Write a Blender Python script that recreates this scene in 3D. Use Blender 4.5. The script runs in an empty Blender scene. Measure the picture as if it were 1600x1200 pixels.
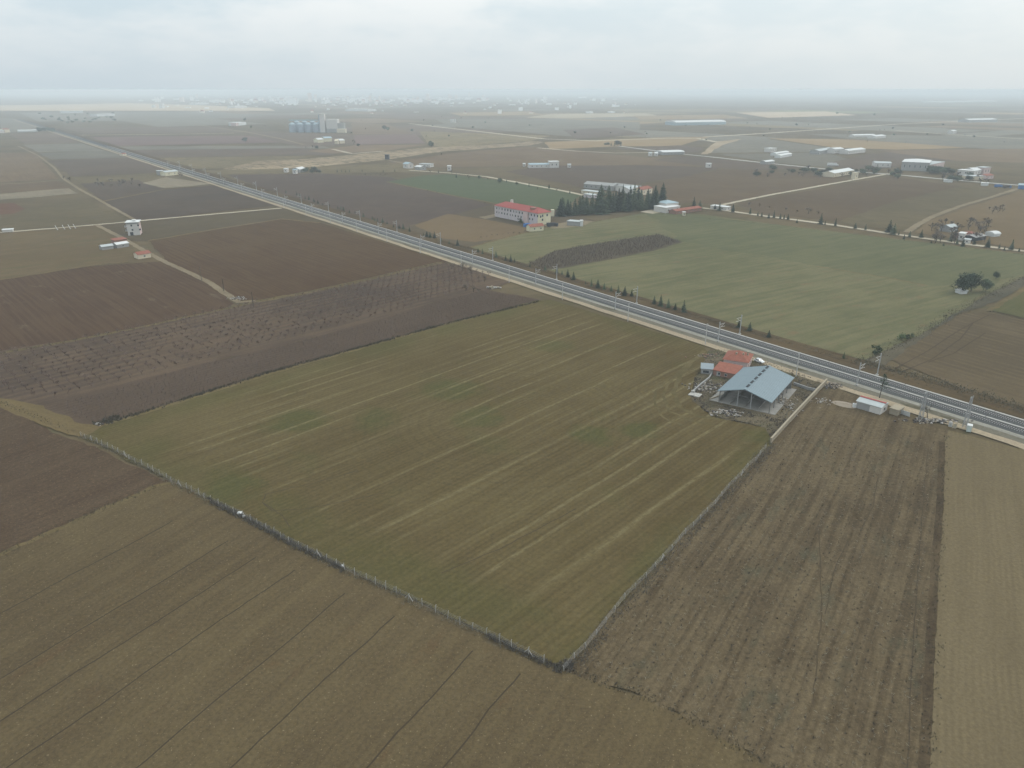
import bpy, bmesh, math, random
from mathutils import Vector
from mathutils.geometry import tessellate_polygon
random.seed(7)
R = random.Random(11)
sc = bpy.context.scene
COL = sc.collection

# ---------------------------------------------------------------- camera, sky, sun, exposure
CAM_H = 100.0
FPX, HOR = 1148.0, 140.0
PITCH = math.atan((600 - HOR) / FPX)
cd = bpy.data.cameras.new('camera')
cd.sensor_fit = 'HORIZONTAL'; cd.sensor_width = 36.0; cd.lens = 36.0 * FPX / 1600.0
cd.clip_start = 0.5; cd.clip_end = 90000
cam = bpy.data.objects.new('camera', cd); COL.objects.link(cam)
cam.location = (0, 0, CAM_H); cam.rotation_euler = (math.pi / 2 - PITCH, 0, 0)
sc.camera = cam
sc.view_settings.view_transform = 'Standard'; sc.view_settings.look = 'None'
sc.view_settings.exposure = 0.0; sc.view_settings.gamma = 1.0; sc.view_settings.use_curve_mapping = False
sc.cycles.use_denoising = True
sc.cycles.max_bounces = 5; sc.cycles.diffuse_bounces = 2; sc.cycles.volume_bounces = 1
sc.cycles.transparent_max_bounces = 8
sc.cycles.use_adaptive_sampling = False
SUN_EL, SUN_AZ = math.radians(38), math.radians(66)
SUN_DIR = Vector((math.sin(SUN_AZ) * math.cos(SUN_EL), math.cos(SUN_AZ) * math.cos(SUN_EL), math.sin(SUN_EL)))
sd = bpy.data.lights.new('sun', 'SUN'); sd.energy = 1.4; sd.angle = math.radians(24); sd.color = (1.0, 0.96, 0.9)
sun = bpy.data.objects.new('sun', sd); COL.objects.link(sun)
sun.rotation_euler = SUN_DIR.to_track_quat('Z', 'Y').to_euler()
HAZE_DENSITY = 0.000205

# ---------------------------------------------------------------- shader expression helper
class S:
    def __init__(s, t, o): s.t, s.o = t, o
    def _m(s, op, b=None, c=None):
        n = s.t.nodes.new('ShaderNodeMath'); n.operation = op
        for i, x in enumerate((s, b, c)):
            if x is None: continue
            if isinstance(x, S): s.t.links.new(x.o, n.inputs[i])
            else: n.inputs[i].default_value = x
        return S(s.t, n.outputs[0])
    def __add__(s, b): return s._m('ADD', b)
    __radd__ = __add__
    def __sub__(s, b): return s._m('SUBTRACT', b)
    def __rsub__(s, b): return (s * -1.0) + b
    def __mul__(s, b): return s._m('MULTIPLY', b)
    __rmul__ = __mul__
    def __truediv__(s, b): return s._m('DIVIDE', b)
    def sin(s): return s._m('SINE')
    def abs(s): return s._m('ABSOLUTE')
    def fract(s): return s._m('FRACT')
    def floor(s): return s._m('FLOOR')
    def sqrt(s): return s._m('SQRT')
    def mx(s, b): return s._m('MAXIMUM', b)
    def mn(s, b): return s._m('MINIMUM', b)
    def step(s, a, b, lo=0.0, hi=1.0):          # smooth step from a to b
        n = s.t.nodes.new('ShaderNodeMapRange'); n.interpolation_type = 'SMOOTHSTEP'
        s.t.links.new(s.o, n.inputs[0])
        for i, x in enumerate((a, b, lo, hi)): n.inputs[i + 1].default_value = x
        return S(s.t, n.outputs[0])
class G_:
    def __init__(s, t): s.t = t
    def pos(s):
        n = s.t.nodes.new('ShaderNodeTexCoord'); x = s.t.nodes.new('ShaderNodeSeparateXYZ')
        s.t.links.new(n.outputs['Object'], x.inputs[0])
        return [S(s.t, x.outputs[i]) for i in range(3)]
    def vec(s, x, y, z=0.0):
        n = s.t.nodes.new('ShaderNodeCombineXYZ')
        for i, q in enumerate((x, y, z)):
            if isinstance(q, S): s.t.links.new(q.o, n.inputs[i])
            else: n.inputs[i].default_value = q
        return n.outputs[0]
    def noise(s, x, y, z=0.0, detail=2.0, rough=0.5, scale=1.0):
        n = s.t.nodes.new('ShaderNodeTexNoise'); n.inputs['Scale'].default_value = scale
        n.inputs['Detail'].default_value = detail; n.inputs['Roughness'].default_value = rough
        s.t.links.new(s.vec(x, y, z), n.inputs['Vector'])
        return S(s.t, n.outputs[0])
    def mix(s, f, a, b, mode='MIX'):
        n = s.t.nodes.new('ShaderNodeMix'); n.data_type = 'RGBA'; n.blend_type = mode
        if isinstance(f, S): s.t.links.new(f.o, n.inputs[0])
        else: n.inputs[0].default_value = f
        for i, q in ((6, a), (7, b)):
            if isinstance(q, tuple): n.inputs[i].default_value = (q[0], q[1], q[2], 1)
            else: s.t.links.new(q, n.inputs[i])
        return n.outputs[2]
    def gain(s, col, f):                          # colour times a number
        n = s.t.nodes.new('ShaderNodeVectorMath'); n.operation = 'SCALE'
        if isinstance(col, tuple): n.inputs[0].default_value = col
        else: s.t.links.new(col, n.inputs[0])
        if isinstance(f, S): s.t.links.new(f.o, n.inputs['Scale'])
        else: n.inputs['Scale'].default_value = f
        return n.outputs[0]

def new_mat(name):
    m = bpy.data.materials.new(name); m.use_nodes = True
    t = m.node_tree; t.nodes.clear()
    return m, t, G_(t)
def finish(m, t, col, rough=1.0, metal=0.0, spec=0.0, bump=None, strength=0.3, dist=0.1):
    out = t.nodes.new('ShaderNodeOutputMaterial'); b = t.nodes.new('ShaderNodeBsdfPrincipled')
    b.inputs['Roughness'].default_value = rough; b.inputs['Metallic'].default_value = metal
    b.inputs['Specular IOR Level'].default_value = spec
    if isinstance(col, tuple): b.inputs['Base Color'].default_value = (*col, 1)
    else: t.links.new(col, b.inputs['Base Color'])
    if bump is not None:
        n = t.nodes.new('ShaderNodeBump'); n.inputs['Strength'].default_value = strength; n.inputs['Distance'].default_value = dist
        t.links.new(bump.o, n.inputs['Height']); t.links.new(n.outputs[0], b.inputs['Normal'])
    t.links.new(b.outputs[0], out.inputs[0])
    return m

_cache = {}
def plain(name, col, var=0.18, scale=1.2, rough=0.9, metal=0.0, spec=0.1):
    """painted or weathered surface: colour with grime of two sizes"""
    if name in _cache: return _cache[name]
    m, t, g = new_mat(name); x, y, z = g.pos()
    a = g.noise(x, y, z, 4.0, 0.6, scale); b = g.noise(x, y, z * 0.25, 2.0, 0.6, scale * 5)
    f = 1.0 + (a - 0.5) * (2.2 * var) + (b - 0.5) * (1.4 * var)
    _cache[name] = finish(m, t, g.gain(col, f), rough, metal, spec)
    return _cache[name]

TINT = (.72, .66, .55)                       # damp winter soil
def field_mat(name, ang, base, alt, big=1.4, mid=0.9, streak=1.6, row=0.0, spacing=2.5, fine=0.35, specks=None, speck_t=0.66,
              weeds=None, weed_t=0.62, wob=3.0, sk=0.35, v0=None):
    """bare or sown farmland: patches, streaks along the drill rows, clods, weeds"""
    base, alt, specks, weeds = [q and (q[0] * TINT[0], q[1] * TINT[1], q[2] * TINT[2]) for q in (base, alt, specks, weeds)]
    fine *= 1.35
    m, t, g = new_mat(name); x, y, z = g.pos()
    c, s = math.cos(ang), math.sin(ang)
    u = x * c + y * s; v = y * c - x * s
    seed = R.uniform(0, 50)
    w = (g.noise(x, y, seed, 1.0, 0.5, 0.02) - 0.5) * wob
    v2 = v + w
    nb = g.noise(x, y, seed, 3.0, 0.55, 0.012); nm = g.noise(x, y, seed + 3, 4.0, 0.65, 0.07)
    ns = g.noise(u * 0.018, v2 * sk, seed, 4.0, 0.65)
    nf = g.noise(x, y, seed + 9, 5.0, 0.8, 1.3)
    f = 0.5 + (nb - 0.5) * big + (nm - 0.5) * mid + (ns - 0.5) * streak
    if row:
        rr = (v2 * (6.2832 / spacing)).sin() if v0 is None else ((v2 - v0) * (6.2832 / spacing) - 1.5708).sin()
        f = f + rr * ((g.noise(x, y, seed + 5, 3.0, 0.6, 0.035) - 0.42).mx(0.0) * (1.6 * row))
    col = g.mix(f.step(0.0, 1.0), base, alt)
    if weeds:
        nw = g.noise(u * 0.05, v2 * 0.12, seed + 20, 4.0, 0.7)
        col = g.mix(nw.step(weed_t, weed_t + 0.22), col, weeds)
    if specks:
        n2 = g.noise(x, y, seed + 30, 2.0, 0.6, 2.1)
        col = g.mix(n2.step(speck_t, speck_t + 0.08) * 0.75, col, specks)
    col = g.gain(col, 1.0 + (nf - 0.5) * (2.0 * fine))
    return finish(m, t, col, bump=nf, strength=0.5, dist=0.12)

# ---------------------------------------------------------------- world
w = bpy.data.worlds.new('World'); sc.world = w; w.use_nodes = True
t = w.node_tree; t.nodes.clear(); g = G_(t)
tc = t.nodes.new('ShaderNodeTexCoord'); sx = t.nodes.new('ShaderNodeSeparateXYZ'); t.links.new(tc.outputs['Generated'], sx.inputs[0])
dx, dy, dz = [S(t, sx.outputs[i]) for i in range(3)]
sky = t.nodes.new('ShaderNodeTexSky'); sky.sky_type = 'NISHITA'; sky.sun_disc = False
sky.sun_elevation = SUN_EL; sky.sun_rotation = SUN_AZ; sky.dust_density = 3.0
n1 = g.noise(dx * 3.2, dy * 3.2, dz * 11.0 + 1.7, 4.0, 0.55); n2 = g.noise(dx * 9.0, dy * 9.0, dz * 26.0 + 4.0, 5.0, 0.6)
cl = (n1 * 0.7 + n2 * 0.3).step(0.41, 0.61)
toward = (dx * SUN_DIR.x + dy * SUN_DIR.y + dz * SUN_DIR.z).step(-0.2, 1.0)
base = g.mix(toward, (5.9, 7.1, 7.75), (7.5, 8.3, 8.55))
clouds = g.mix(cl, base, (9.2, 9.4, 9.3))
lowband = dz.step(0.0, 0.16)
horizon = g.mix(toward, (6.3, 7.2, 7.75), (7.4, 8.1, 8.3))
clouds = g.mix(lowband * 0.85 + 0.15, horizon, clouds)
clouds = g.gain(clouds, 1.0 + dz.mx(0.0) * 1.1)       # an overcast sky is brightest overhead
final = g.mix(0.08, clouds, sky.outputs[0])
bg = t.nodes.new('ShaderNodeBackground'); bg.inputs['Strength'].default_value = 0.1
t.links.new(final, bg.inputs[0]); wo = t.nodes.new('ShaderNodeOutputWorld'); t.links.new(bg.outputs[0], wo.inputs[0])

# ---------------------------------------------------------------- places and mesh helpers
GZ = 0.30
def at(px, py, z=GZ):
    """ground point seen at a pixel of the 1600 x 1200 photograph"""
    a = (px - 800) / FPX; b = (py - 600) / FPX
    ddy = math.cos(PITCH) - b * math.sin(PITCH); ddz = -math.sin(PITCH) - b * math.cos(PITCH)
    k = (z - CAM_H) / ddz
    return Vector((a * k, ddy * k, z))
def row_of(p, z):
    d = Vector((p.x, p.y, z - CAM_H))
    f = d.y * math.cos(PITCH) - d.z * math.sin(PITCH); up = d.y * math.sin(PITCH) + d.z * math.cos(PITCH)
    return 600 - FPX * up / f
def tall(px, py, top):
    """height of an upright thing from its foot and top rows"""
    p = at(px, py); lo, hi = GZ, 70.0
    for _ in range(40):
        z = (lo + hi) / 2
        if row_of(p, z) > top: lo = z
        else: hi = z
    return lo - GZ
def bearing(p, q):
    a, b = at(*p), at(*q); return math.atan2(b.y - a.y, b.x - a.x)

class MB:
    def __init__(s): s.v, s.f, s.mi = [], [], []
    def add(s, vs, fs, mi=0):
        o = len(s.v); s.v += [tuple(v) for v in vs]
        s.f += [tuple(i + o for i in f) for f in fs]; s.mi += [mi] * len(fs); return s
    def box(s, x0, x1, y0, y1, z0, z1, mi=0):
        return s.add([(x0, y0, z0), (x1, y0, z0), (x1, y1, z0), (x0, y1, z0), (x0, y0, z1), (x1, y0, z1), (x1, y1, z1), (x0, y1, z1)],
                     [(3, 2, 1, 0), (4, 5, 6, 7), (0, 1, 5, 4), (1, 2, 6, 5), (2, 3, 7, 6), (3, 0, 4, 7)], mi)
    def tube(s, p, q, r0, r1=None, n=6, cap=True, mi=0):
        p, q = Vector(p), Vector(q); r1 = r0 if r1 is None else r1
        d = (q - p).normalized(); a = d.cross(Vector((0, 0, 1)) if abs(d.z) < 0.9 else Vector((1, 0, 0))).normalized(); b = d.cross(a)
        vs = [c + (a * math.cos(k * 2 * math.pi / n) + b * math.sin(k * 2 * math.pi / n)) * r for c, r in ((p, r0), (q, r1)) for k in range(n)]
        fs = [(k, (k + 1) % n, n + (k + 1) % n, n + k) for k in range(n)]
        if cap: fs += [tuple(range(n - 1, -1, -1)), tuple(range(n, 2 * n))]
        return s.add(vs, fs, mi)
    def prism(s, poly, y0, y1, mi=0):              # x-z outline pushed along y
        n = len(poly)
        vs = [(x, y0, z) for x, z in poly] + [(x, y1, z) for x, z in poly]
        fs = [tuple(range(n)), tuple(range(2 * n - 1, n - 1, -1))] + [((k + 1) % n, k, n + k, n + (k + 1) % n) for k in range(n)]
        return s.add(vs, fs, mi)
    def bar(s, p, q, wd, ht, mi=0):                # rectangular bar between two points
        p, q = Vector(p), Vector(q); d = (q - p).normalized()
        a = d.cross(Vector((0, 0, 1)))
        a = a.normalized() if a.length > 1e-4 else Vector((1, 0, 0))
        b = a.cross(d).normalized()
        vs = [c + a * i * wd / 2 + b * j * ht / 2 for c in (p, q) for i, j in ((-1, -1), (1, -1), (1, 1), (-1, 1))]
        return s.add(vs, [(0, 1, 2, 3), (7, 6, 5, 4), (0, 4, 5, 1), (1, 5, 6, 2), (2, 6, 7, 3), (3, 7, 4, 0)], mi)
    def mesh(s, name, mats, smooth=False):
        me = bpy.data.meshes.new(name); me.from_pydata(s.v, [], s.f)
        for m in (mats if isinstance(mats, (list, tuple)) else [mats]): me.materials.append(m)
        if any(s.mi): me.polygons.foreach_set('material_index', s.mi)
        if smooth: me.polygons.foreach_set('use_smooth', [True] * len(s.f))
        return me
    def build(s, name, mats, parent=None, kind=None, smooth=False):
        return link(name, s.mesh(name, mats, smooth), parent, kind)
def link(name, me, parent=None, kind=None):
    o = bpy.data.objects.new(name, me); COL.objects.link(o)
    if parent is not None: o.parent = parent
    if kind: o['kind'] = kind
    return o
def tag(o, label, cat, group=None, kind=None):
    o['label'] = label; o['category'] = cat
    if group: o['group'] = group
    if kind: o['kind'] = kind
    return o
def thing(name, label, cat, loc=(0, 0, 0), rz=0.0, group=None):
    o = bpy.data.objects.new(name, None); COL.objects.link(o); o.empty_display_size = 0.5
    o.location = loc; o.rotation_euler = (0, 0, rz)
    return tag(o, label, cat, group)
def dup(root, loc, rz=0.0, scale=1.0, label=None):
    r = root.copy(); COL.objects.link(r); r.location = loc; r.rotation_euler = (0, 0, rz)
    r.scale = (scale, scale, scale) if not isinstance(scale, tuple) else scale
    if label: r['label'] = label
    for ch in list(root.children):
        c = ch.copy(); COL.objects.link(c); c.parent = r
        for gc in ch.children:
            d = gc.copy(); COL.objects.link(d); d.parent = c
    return r
ORD = ['first', 'second', 'third', 'fourth', 'fifth', 'sixth', 'seventh', 'eighth', 'ninth', 'tenth', 'eleventh', 'twelfth', 'thirteenth',
       'fourteenth', 'fifteenth', 'sixteenth', 'seventeenth', 'eighteenth', 'nineteenth', 'twentieth']
def nth(i):
    if i < 20: return ORD[i]
    tens = {2: 'twenty', 3: 'thirty', 4: 'forty', 5: 'fifty', 6: 'sixty', 7: 'seventy'}; k, r = divmod(i + 1, 10)
    return tens[k] + '-' + ORD[r - 1] if r else {3: 'thirtieth', 4: 'fortieth', 5: 'fiftieth', 6: 'sixtieth', 7: 'seventieth'}[k]

LAY = [0.20]
def sheet(name, pts, mat, rag=0.6, z=None, kind='structure', seg=None, px=True):
    """a piece of ground with a slightly ragged outline"""
    if z is None: LAY[0] += 0.0011; z = LAY[0]
    P = [at(*p, z) if px else Vector((p[0], p[1], 0)) for p in pts]
    out = []
    for a, b in zip(P, P[1:] + P[:1]):
        d = b - a; L = d.length; far = min(a.length, b.length)
        st = seg or max(2.5, far * 0.012); n = max(1, min(90, int(L / st)))
        nrm = Vector((-d.y, d.x, 0)).normalized() if L else Vector((0, 0, 0))
        ph = R.uniform(0, 6)
        for k in range(n):
            q = a + d * (k / n)
            if k: q = q + nrm * (R.gauss(0, 0.5) + 0.6 * math.sin(ph + k * 0.7)) * rag
            out.append((q.x, q.y, z))
    tri = tessellate_polygon([[Vector(q) for q in out]])
    me = bpy.data.meshes.new(name); me.from_pydata(out, [], [tuple(f) for f in tri])
    me.materials.append(mat)
    if me.polygons[0].normal.z < 0: me.flip_normals()
    me.update()
    return link(name, me, None, kind)
def ribbon(name, pts, width, mat, z=None, rag=0.3, kind='structure', parent=None, px=True, taper=False, step=None):
    """path, margin or furrow laid along a line"""
    if z is None: LAY[0] += 0.0008; z = LAY[0]
    P = [at(*p, z) if px else Vector((p[0], p[1], 0)) for p in pts]
    fine = []
    for a, b in zip(P, P[1:]):
        n = max(1, min(120, int((b - a).length / (step or max(2.0, a.length * 0.008)))))
        fine += [a.lerp(b, k / n) for k in range(n)]
    fine.append(P[-1])
    vs, fs = [], []
    for i, p in enumerate(fine):
        d = fine[min(i + 1, len(fine) - 1)] - fine[max(i - 1, 0)]
        nrm = Vector((-d.y, d.x, 0)).normalized()
        k = 1.0
        if taper: k = 0.35 + 0.65 * math.sin(math.pi * (i + 0.5) / len(fine)) ** 0.5
        j = R.gauss(0, 0.35) * rag
        for sgn in (-1, 1):
            q = p + nrm * (sgn * width / 2 * k * (1 + R.gauss(0, 0.12) * min(1, rag * 2)) + j)
            vs.append((q.x, q.y, z))
    for i in range(len(fine) - 1): fs.append((2 * i, 2 * i + 2, 2 * i + 3, 2 * i + 1))
    me = bpy.data.meshes.new(name); me.from_pydata(vs, [], fs); me.materials.append(mat)
    if me.polygons[0].normal.z < 0: me.flip_normals()
    return link(name, me, parent, None if parent else kind)
# ---------------------------------------------------------------- ground and fields
TAN, BROWN, PURPLE = (.142, .118, .076), (.098, .072, .054), (.092, .074, .066)
RAIL_D = (at(440, 313) - at(1400, 607.5)).normalized(); RAIL_N = Vector((RAIL_D.y, -RAIL_D.x, 0)); RAIL_O = at(1400, 607.5)
RAIL_O.z = 0.0
def rl(s, o, z=0.3): return RAIL_O + RAIL_D * s + RAIL_N * (o - .35) + Vector((0, 0, z))
RAIL_ANG = math.atan2(RAIL_D.y, RAIL_D.x)

def graded():
    xs = [0.0]; st = 40.0
    while xs[-1] < 40000: xs.append(xs[-1] + st); st *= 1.22
    X = sorted([-a for a in xs[1:]] + xs); Y = sorted([-a for a in xs[1:] if a < 4000] + xs)
    vs = [(x, y, 0) for y in Y for x in X]; n = len(X)
    fs = [(j * n + i, j * n + i + 1, (j + 1) * n + i + 1, (j + 1) * n + i) for j in range(len(Y) - 1) for i in range(n - 1)]
    me = bpy.data.meshes.new('ground'); me.from_pydata(vs, [], fs); return me
m_ground = field_mat('dry_plain', 0.4, (.098, .084, .058), (.15, .125, .085), big=2.2, mid=1.0, streak=0.8, fine=0.3, weeds=(.085, .09, .05), weed_t=0.55)
gm = graded(); gm.materials.append(m_ground); link('ground', gm, None, 'structure')

KIND = {
 'soil':   dict(base=(.098, .074, .055), alt=(.128, .101, .072), row=0.35, spacing=3.5, streak=1.6),
 'dark':   dict(base=(.074, .062, .056), alt=(.098, .080, .068), row=0.5, spacing=4.0, streak=1.0),
 'fallow': dict(base=(.098, .086, .060), alt=(.140, .120, .080), streak=1.1, weeds=(.098, .088, .054), weed_t=.5),
 'green':  dict(base=(.088, .102, .052), alt=(.115, .125, .066), streak=1.2, row=.15, spacing=6),
 'tan':    dict(base=(.15, .118, .076), alt=(.19, .15, .10), streak=1.0),
 'pale':   dict(base=(.17, .155, .13), alt=(.25, .23, .19), streak=.7, mid=1.3),
 'sand':   dict(base=(.24, .20, .155), alt=(.34, .295, .24), streak=.6, mid=1.3),
 'slate':  dict(base=(.085, .085, .08), alt=(.12, .118, .108), streak=1.0),
}
NF = [0]
def fieldpx(kind, pts, ang=None, name=None, rag=0.6, **kw):
    NF[0] += 1
    if ang is None: ang = RAIL_ANG + math.pi / 2 if R.random() < .5 else RAIL_ANG
    d = dict(KIND[kind]); d.update(kw)
    v = R.uniform(.93, 1.07) * (1.0 + max(0.0, min(.75, (300 - sum(q[1] for q in pts) / len(pts)) / 110))); d['base'] = tuple(c * v for c in d['base']); d['alt'] = tuple(c * v for c in d['alt'])  # random tone, plus distance haze put into the colour of far fields
    nm = name or {'soil': 'ploughed_field', 'dark': 'bare_vineyard', 'fallow': 'fallow_field', 'green': 'green_field', 'tan': 'stubble_field',
                  'pale': 'bare_ground', 'sand': 'sandy_ground', 'slate': 'fallow_field'}[kind]
    return sheet(nm, pts, field_mat(nm + '_soil', ang, **d), rag)

# far plain: a patchwork of field strips between 2 and 9 km
HAZE_PALE = lambda d, q=1.9: {k: tuple(c * q for c in v) if isinstance(v, tuple) else v for k, v in d.items()}     # distance haze put into the colour: far fields painted paler
far_m = {k: [field_mat('far_' + k + str(i), RAIL_ANG + i * math.pi / 2, **HAZE_PALE(KIND[k])) for i in range(2)] for k in KIND}
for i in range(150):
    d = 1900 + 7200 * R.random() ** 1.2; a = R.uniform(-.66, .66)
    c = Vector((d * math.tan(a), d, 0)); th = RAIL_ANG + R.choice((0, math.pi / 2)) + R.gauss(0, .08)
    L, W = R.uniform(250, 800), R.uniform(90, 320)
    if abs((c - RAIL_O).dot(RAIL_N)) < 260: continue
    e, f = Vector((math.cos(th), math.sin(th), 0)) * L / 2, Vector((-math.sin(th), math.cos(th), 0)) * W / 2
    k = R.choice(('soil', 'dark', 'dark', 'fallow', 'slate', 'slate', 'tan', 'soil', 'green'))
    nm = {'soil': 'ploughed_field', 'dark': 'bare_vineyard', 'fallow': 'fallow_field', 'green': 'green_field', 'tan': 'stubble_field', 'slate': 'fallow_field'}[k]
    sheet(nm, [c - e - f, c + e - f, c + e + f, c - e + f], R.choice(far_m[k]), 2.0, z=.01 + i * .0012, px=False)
for k, pts in [
 ('sand', [(-60, 165), (60, 164), (200, 161), (330, 165), (420, 169), (430, 173), (250, 173), (-60, 173)]),
 ('pale', [(860, 178), (1010, 177), (1030, 181), (880, 185), (820, 184)]), ('tan', [(990, 181), (1130, 179), (1170, 185), (1000, 187)]),
 ('sand', [(1150, 176), (1290, 174), (1340, 180), (1200, 184)]), ('tan', [(700, 176), (830, 174), (850, 180), (720, 181)]),
 ('slate', [(30, 176), (330, 174), (420, 182), (300, 187), (60, 190)]), ('dark', [(95, 199), (345, 198), (380, 207), (130, 209)]),
 ('dark', [(140, 214), (385, 212), (470, 222), (185, 228)]), ('slate', [(182, 229), (500, 227), (520, 232), (202, 234)]),
 ('dark', [(206, 235), (480, 231), (525, 242), (246, 246)]), ('fallow', [(250, 247), (500, 243), (420, 254), (350, 263), (305, 264)]),
 ('dark', [(380, 205), (500, 209), (560, 211), (555, 226), (470, 230), (400, 214)]),
 ('soil', [(548, 192), (605, 194), (645, 209), (552, 210)]), ('dark', [(553, 211), (650, 210), (664, 224), (556, 226)], ),
 ('soil', [(556, 227), (668, 226), (600, 236), (520, 240), (480, 236)]), ('fallow', [(655, 205), (860, 212), (830, 220), (690, 231), (668, 224)]),
 ('slate', [(680, 186), (880, 186), (1000, 191), (1000, 212), (900, 214), (700, 197)]),
 ('dark', [(880, 203), (960, 199), (1010, 210), (900, 217)]), ('tan', [(850, 222), (1050, 214), (1110, 214), (1060, 228), (960, 229), (860, 233)]),
 ('dark', [(960, 232), (1060, 227), (1100, 231), (1090, 238), (1060, 239)]), ('soil', [(700, 240), (820, 229), (900, 236), (1010, 246), (1100, 258), (1000, 262), (860, 258), (690, 262), (600, 256)]),
 ('dark', [(790, 268), (850, 259), (1000, 258), (1130, 262), (1070, 276), (960, 292), (905, 292)]),
 ('dark', [(1060, 244), (1110, 247), (1260, 262), (1180, 266), (1120, 262), (1020, 250)]),
 ('soil', [(1040, 282), (1130, 264), (1290, 272), (1330, 282), (1200, 304), (1130, 319), (1050, 316), (960, 298)]),
 ('slate', [(1116, 224), (1140, 219), (1200, 217), (1290, 230), (1275, 237), (1104, 239)], ), ('tan', [(1200, 216), (1330, 218), (1460, 226), (1510, 231), (1400, 234), (1300, 230)]),
 ('slate', [(1120, 241), (1290, 238), (1330, 250), (1300, 262), (1200, 253)]), ('dark', [(1290, 256), (1360, 240), (1420, 236), (1560, 246), (1480, 252), (1390, 262), (1340, 268)]),
 ('slate', [(1260, 209), (1600, 214), (1680, 222), (1600, 236), (1500, 230), (1330, 217)]), ('soil', [(1370, 235), (1620, 232), (1680, 256), (1500, 252), (1420, 242)]),
 ('soil', [(1152, 319), (1330, 286), (1392, 276), (1500, 291), (1400, 314), (1310, 346), (1190, 333)]),
 ('fallow', [(1310, 346), (1400, 314), (1500, 292), (1580, 297), (1500, 321), (1440, 344), (1416, 361), (1330, 352)]),
 ('tan', [(1428, 363), (1450, 346), (1510, 324), (1590, 300), (1700, 300), (1720, 398), (1600, 389)]),
 # left of the railway, towards the horizon
 ('slate', [(-40, 184), (20, 185), (80, 204), (0, 207), (-40, 206)]),
 ('dark', [(14, 209), (88, 208), (126, 223), (40, 225)]), ('slate', [(36, 226), (128, 224), (165, 236), (60, 238)]),
 ('slate', [(60, 239), (168, 236), (200, 246), (80, 249)]), ('dark', [(76, 251), (200, 246), (232, 251), (268, 268), (112, 276)]),
 ('fallow', [(112, 277), (262, 270), (300, 285), (240, 296), (126, 286)]), ('dark', [(126, 287), (216, 281), (262, 298), (160, 314)]),
 ('pale', [(222, 286), (260, 277), (330, 287), (300, 291), (256, 294)]),
 ('dark', [(160, 315), (256, 296), (338, 289), (436, 320), (320, 333), (212, 346)], ),
 ('soil', [(-60, 238), (56, 240), (92, 280), (-60, 288)]), ('soil', [(-60, 289), (92, 283), (112, 294), (-60, 306)]),
 ('fallow', [(-60, 340), (30, 330), (124, 308), (204, 344), (150, 350), (-60, 367)]),
 ('pale', [(-60, 309), (55, 298), (108, 294), (122, 302), (60, 308), (-60, 316)]),
 ('tan', [(-60, 322), (20, 317), (40, 326), (20, 334), (-60, 338)]),
]:
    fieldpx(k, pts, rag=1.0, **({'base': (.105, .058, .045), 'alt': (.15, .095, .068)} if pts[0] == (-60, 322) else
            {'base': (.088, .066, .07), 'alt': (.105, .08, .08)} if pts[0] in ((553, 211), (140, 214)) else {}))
fieldpx('sand', [(348, 264), (400, 252), (480, 248), (560, 241), (660, 231), (790, 224.5), (830, 220), (850, 222), (830, 227), (690, 237), (600, 250), (480, 262), (400, 268)], rag=2.5,
        base=(.15, .125, .095), alt=(.25, .215, .168), weeds=(.11, .098, .07), weed_t=.45, name='embankment_spoil')
fieldpx('sand', [(1095, 241), (1110, 228), (1120, 221), (1160, 217), (1128, 227), (1106, 241)], rag=1.5, base=(.16, .135, .105), alt=(.24, .21, .17))
# middle distance
fieldpx('dark', [(352, 272), (500, 271), (610, 277), (700, 305), (770, 320), (640, 352), (700, 384), (400, 290)], bearing((640, 352), (770, 320)), base=(.084, .068, .066), alt=(.108, .088, .078), row=.35)
fieldpx('fallow', [(300, 266), (420, 264), (640, 254), (660, 268), (500, 271), (352, 273)])
fieldpx('green', [(604, 284), (660, 274), (700, 272), (850, 290), (908, 304), (880, 328), (780, 319), (700, 304)], bearing((604, 284), (780, 319)), base=(.074, .098, .062), alt=(.09, .115, .075))
fieldpx('slate', [(630, 356), (770, 321), (880, 329), (930, 345), (862, 353), (800, 368), (735, 386), (700, 384)], bearing((640, 352), (770, 320)), base=(.088, .076, .06), alt=(.118, .1, .076))
fieldpx('tan', [(648, 352), (700, 334), (765, 344), (830, 357), (815, 369), (742, 378), (690, 372)], bearing((640, 352), (700, 334)), base=(.135, .103, .068), alt=(.165, .128, .084))
H_ANG = bearing((900, 440), (1450, 395))
hm = dict(base=(.108, .118, .072), alt=(.162, .162, .104))
fieldpx('green', [(735, 386), (800, 369), (862, 353), (930, 346), (1010, 332), (1100, 335), (1200, 349), (1400, 373), (1600, 397), (1700, 410), (1600, 432), (1540, 462), (1440, 522), (1352, 562), (1100, 498), (860, 428)],
        bearing((1000, 445), (1300, 392)), **hm, big=1.5, mid=0.9, streak=2.2, row=0.35, spacing=5.5, sk=.22, weeds=(.175, .14, .095), weed_t=.54)
fieldpx('green', [(1062, 378), (1010, 333), (1100, 336), (1200, 350), (1400, 374), (1600, 398), (1680, 410), (1560, 440), (1460, 447), (1280, 415)],
        bearing((1000, 445), (1300, 392)), base=(.100, .114, .072), alt=(.138, .146, .092), streak=1.8, row=.2, sk=.22, rag=3.0)
fieldpx('dark', [(822, 413), (870, 391), (960, 376), (1030, 366), (1067, 378), (1022, 392), (950, 406), (880, 419), (845, 422)], bearing((845, 422), (1022, 392)), base=(.082, .072, .06), alt=(.108, .094, .076), mid=1.6)
fieldpx('green', [(1545, 484), (1580, 462), (1660, 420), (1900, 480), (1900, 560), (1600, 497)], bearing((1545, 484), (1660, 420)), base=(.088, .096, .05), alt=(.118, .118, .066))
G1_ANG = bearing((1420, 620), (1600, 500)) + .9
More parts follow.
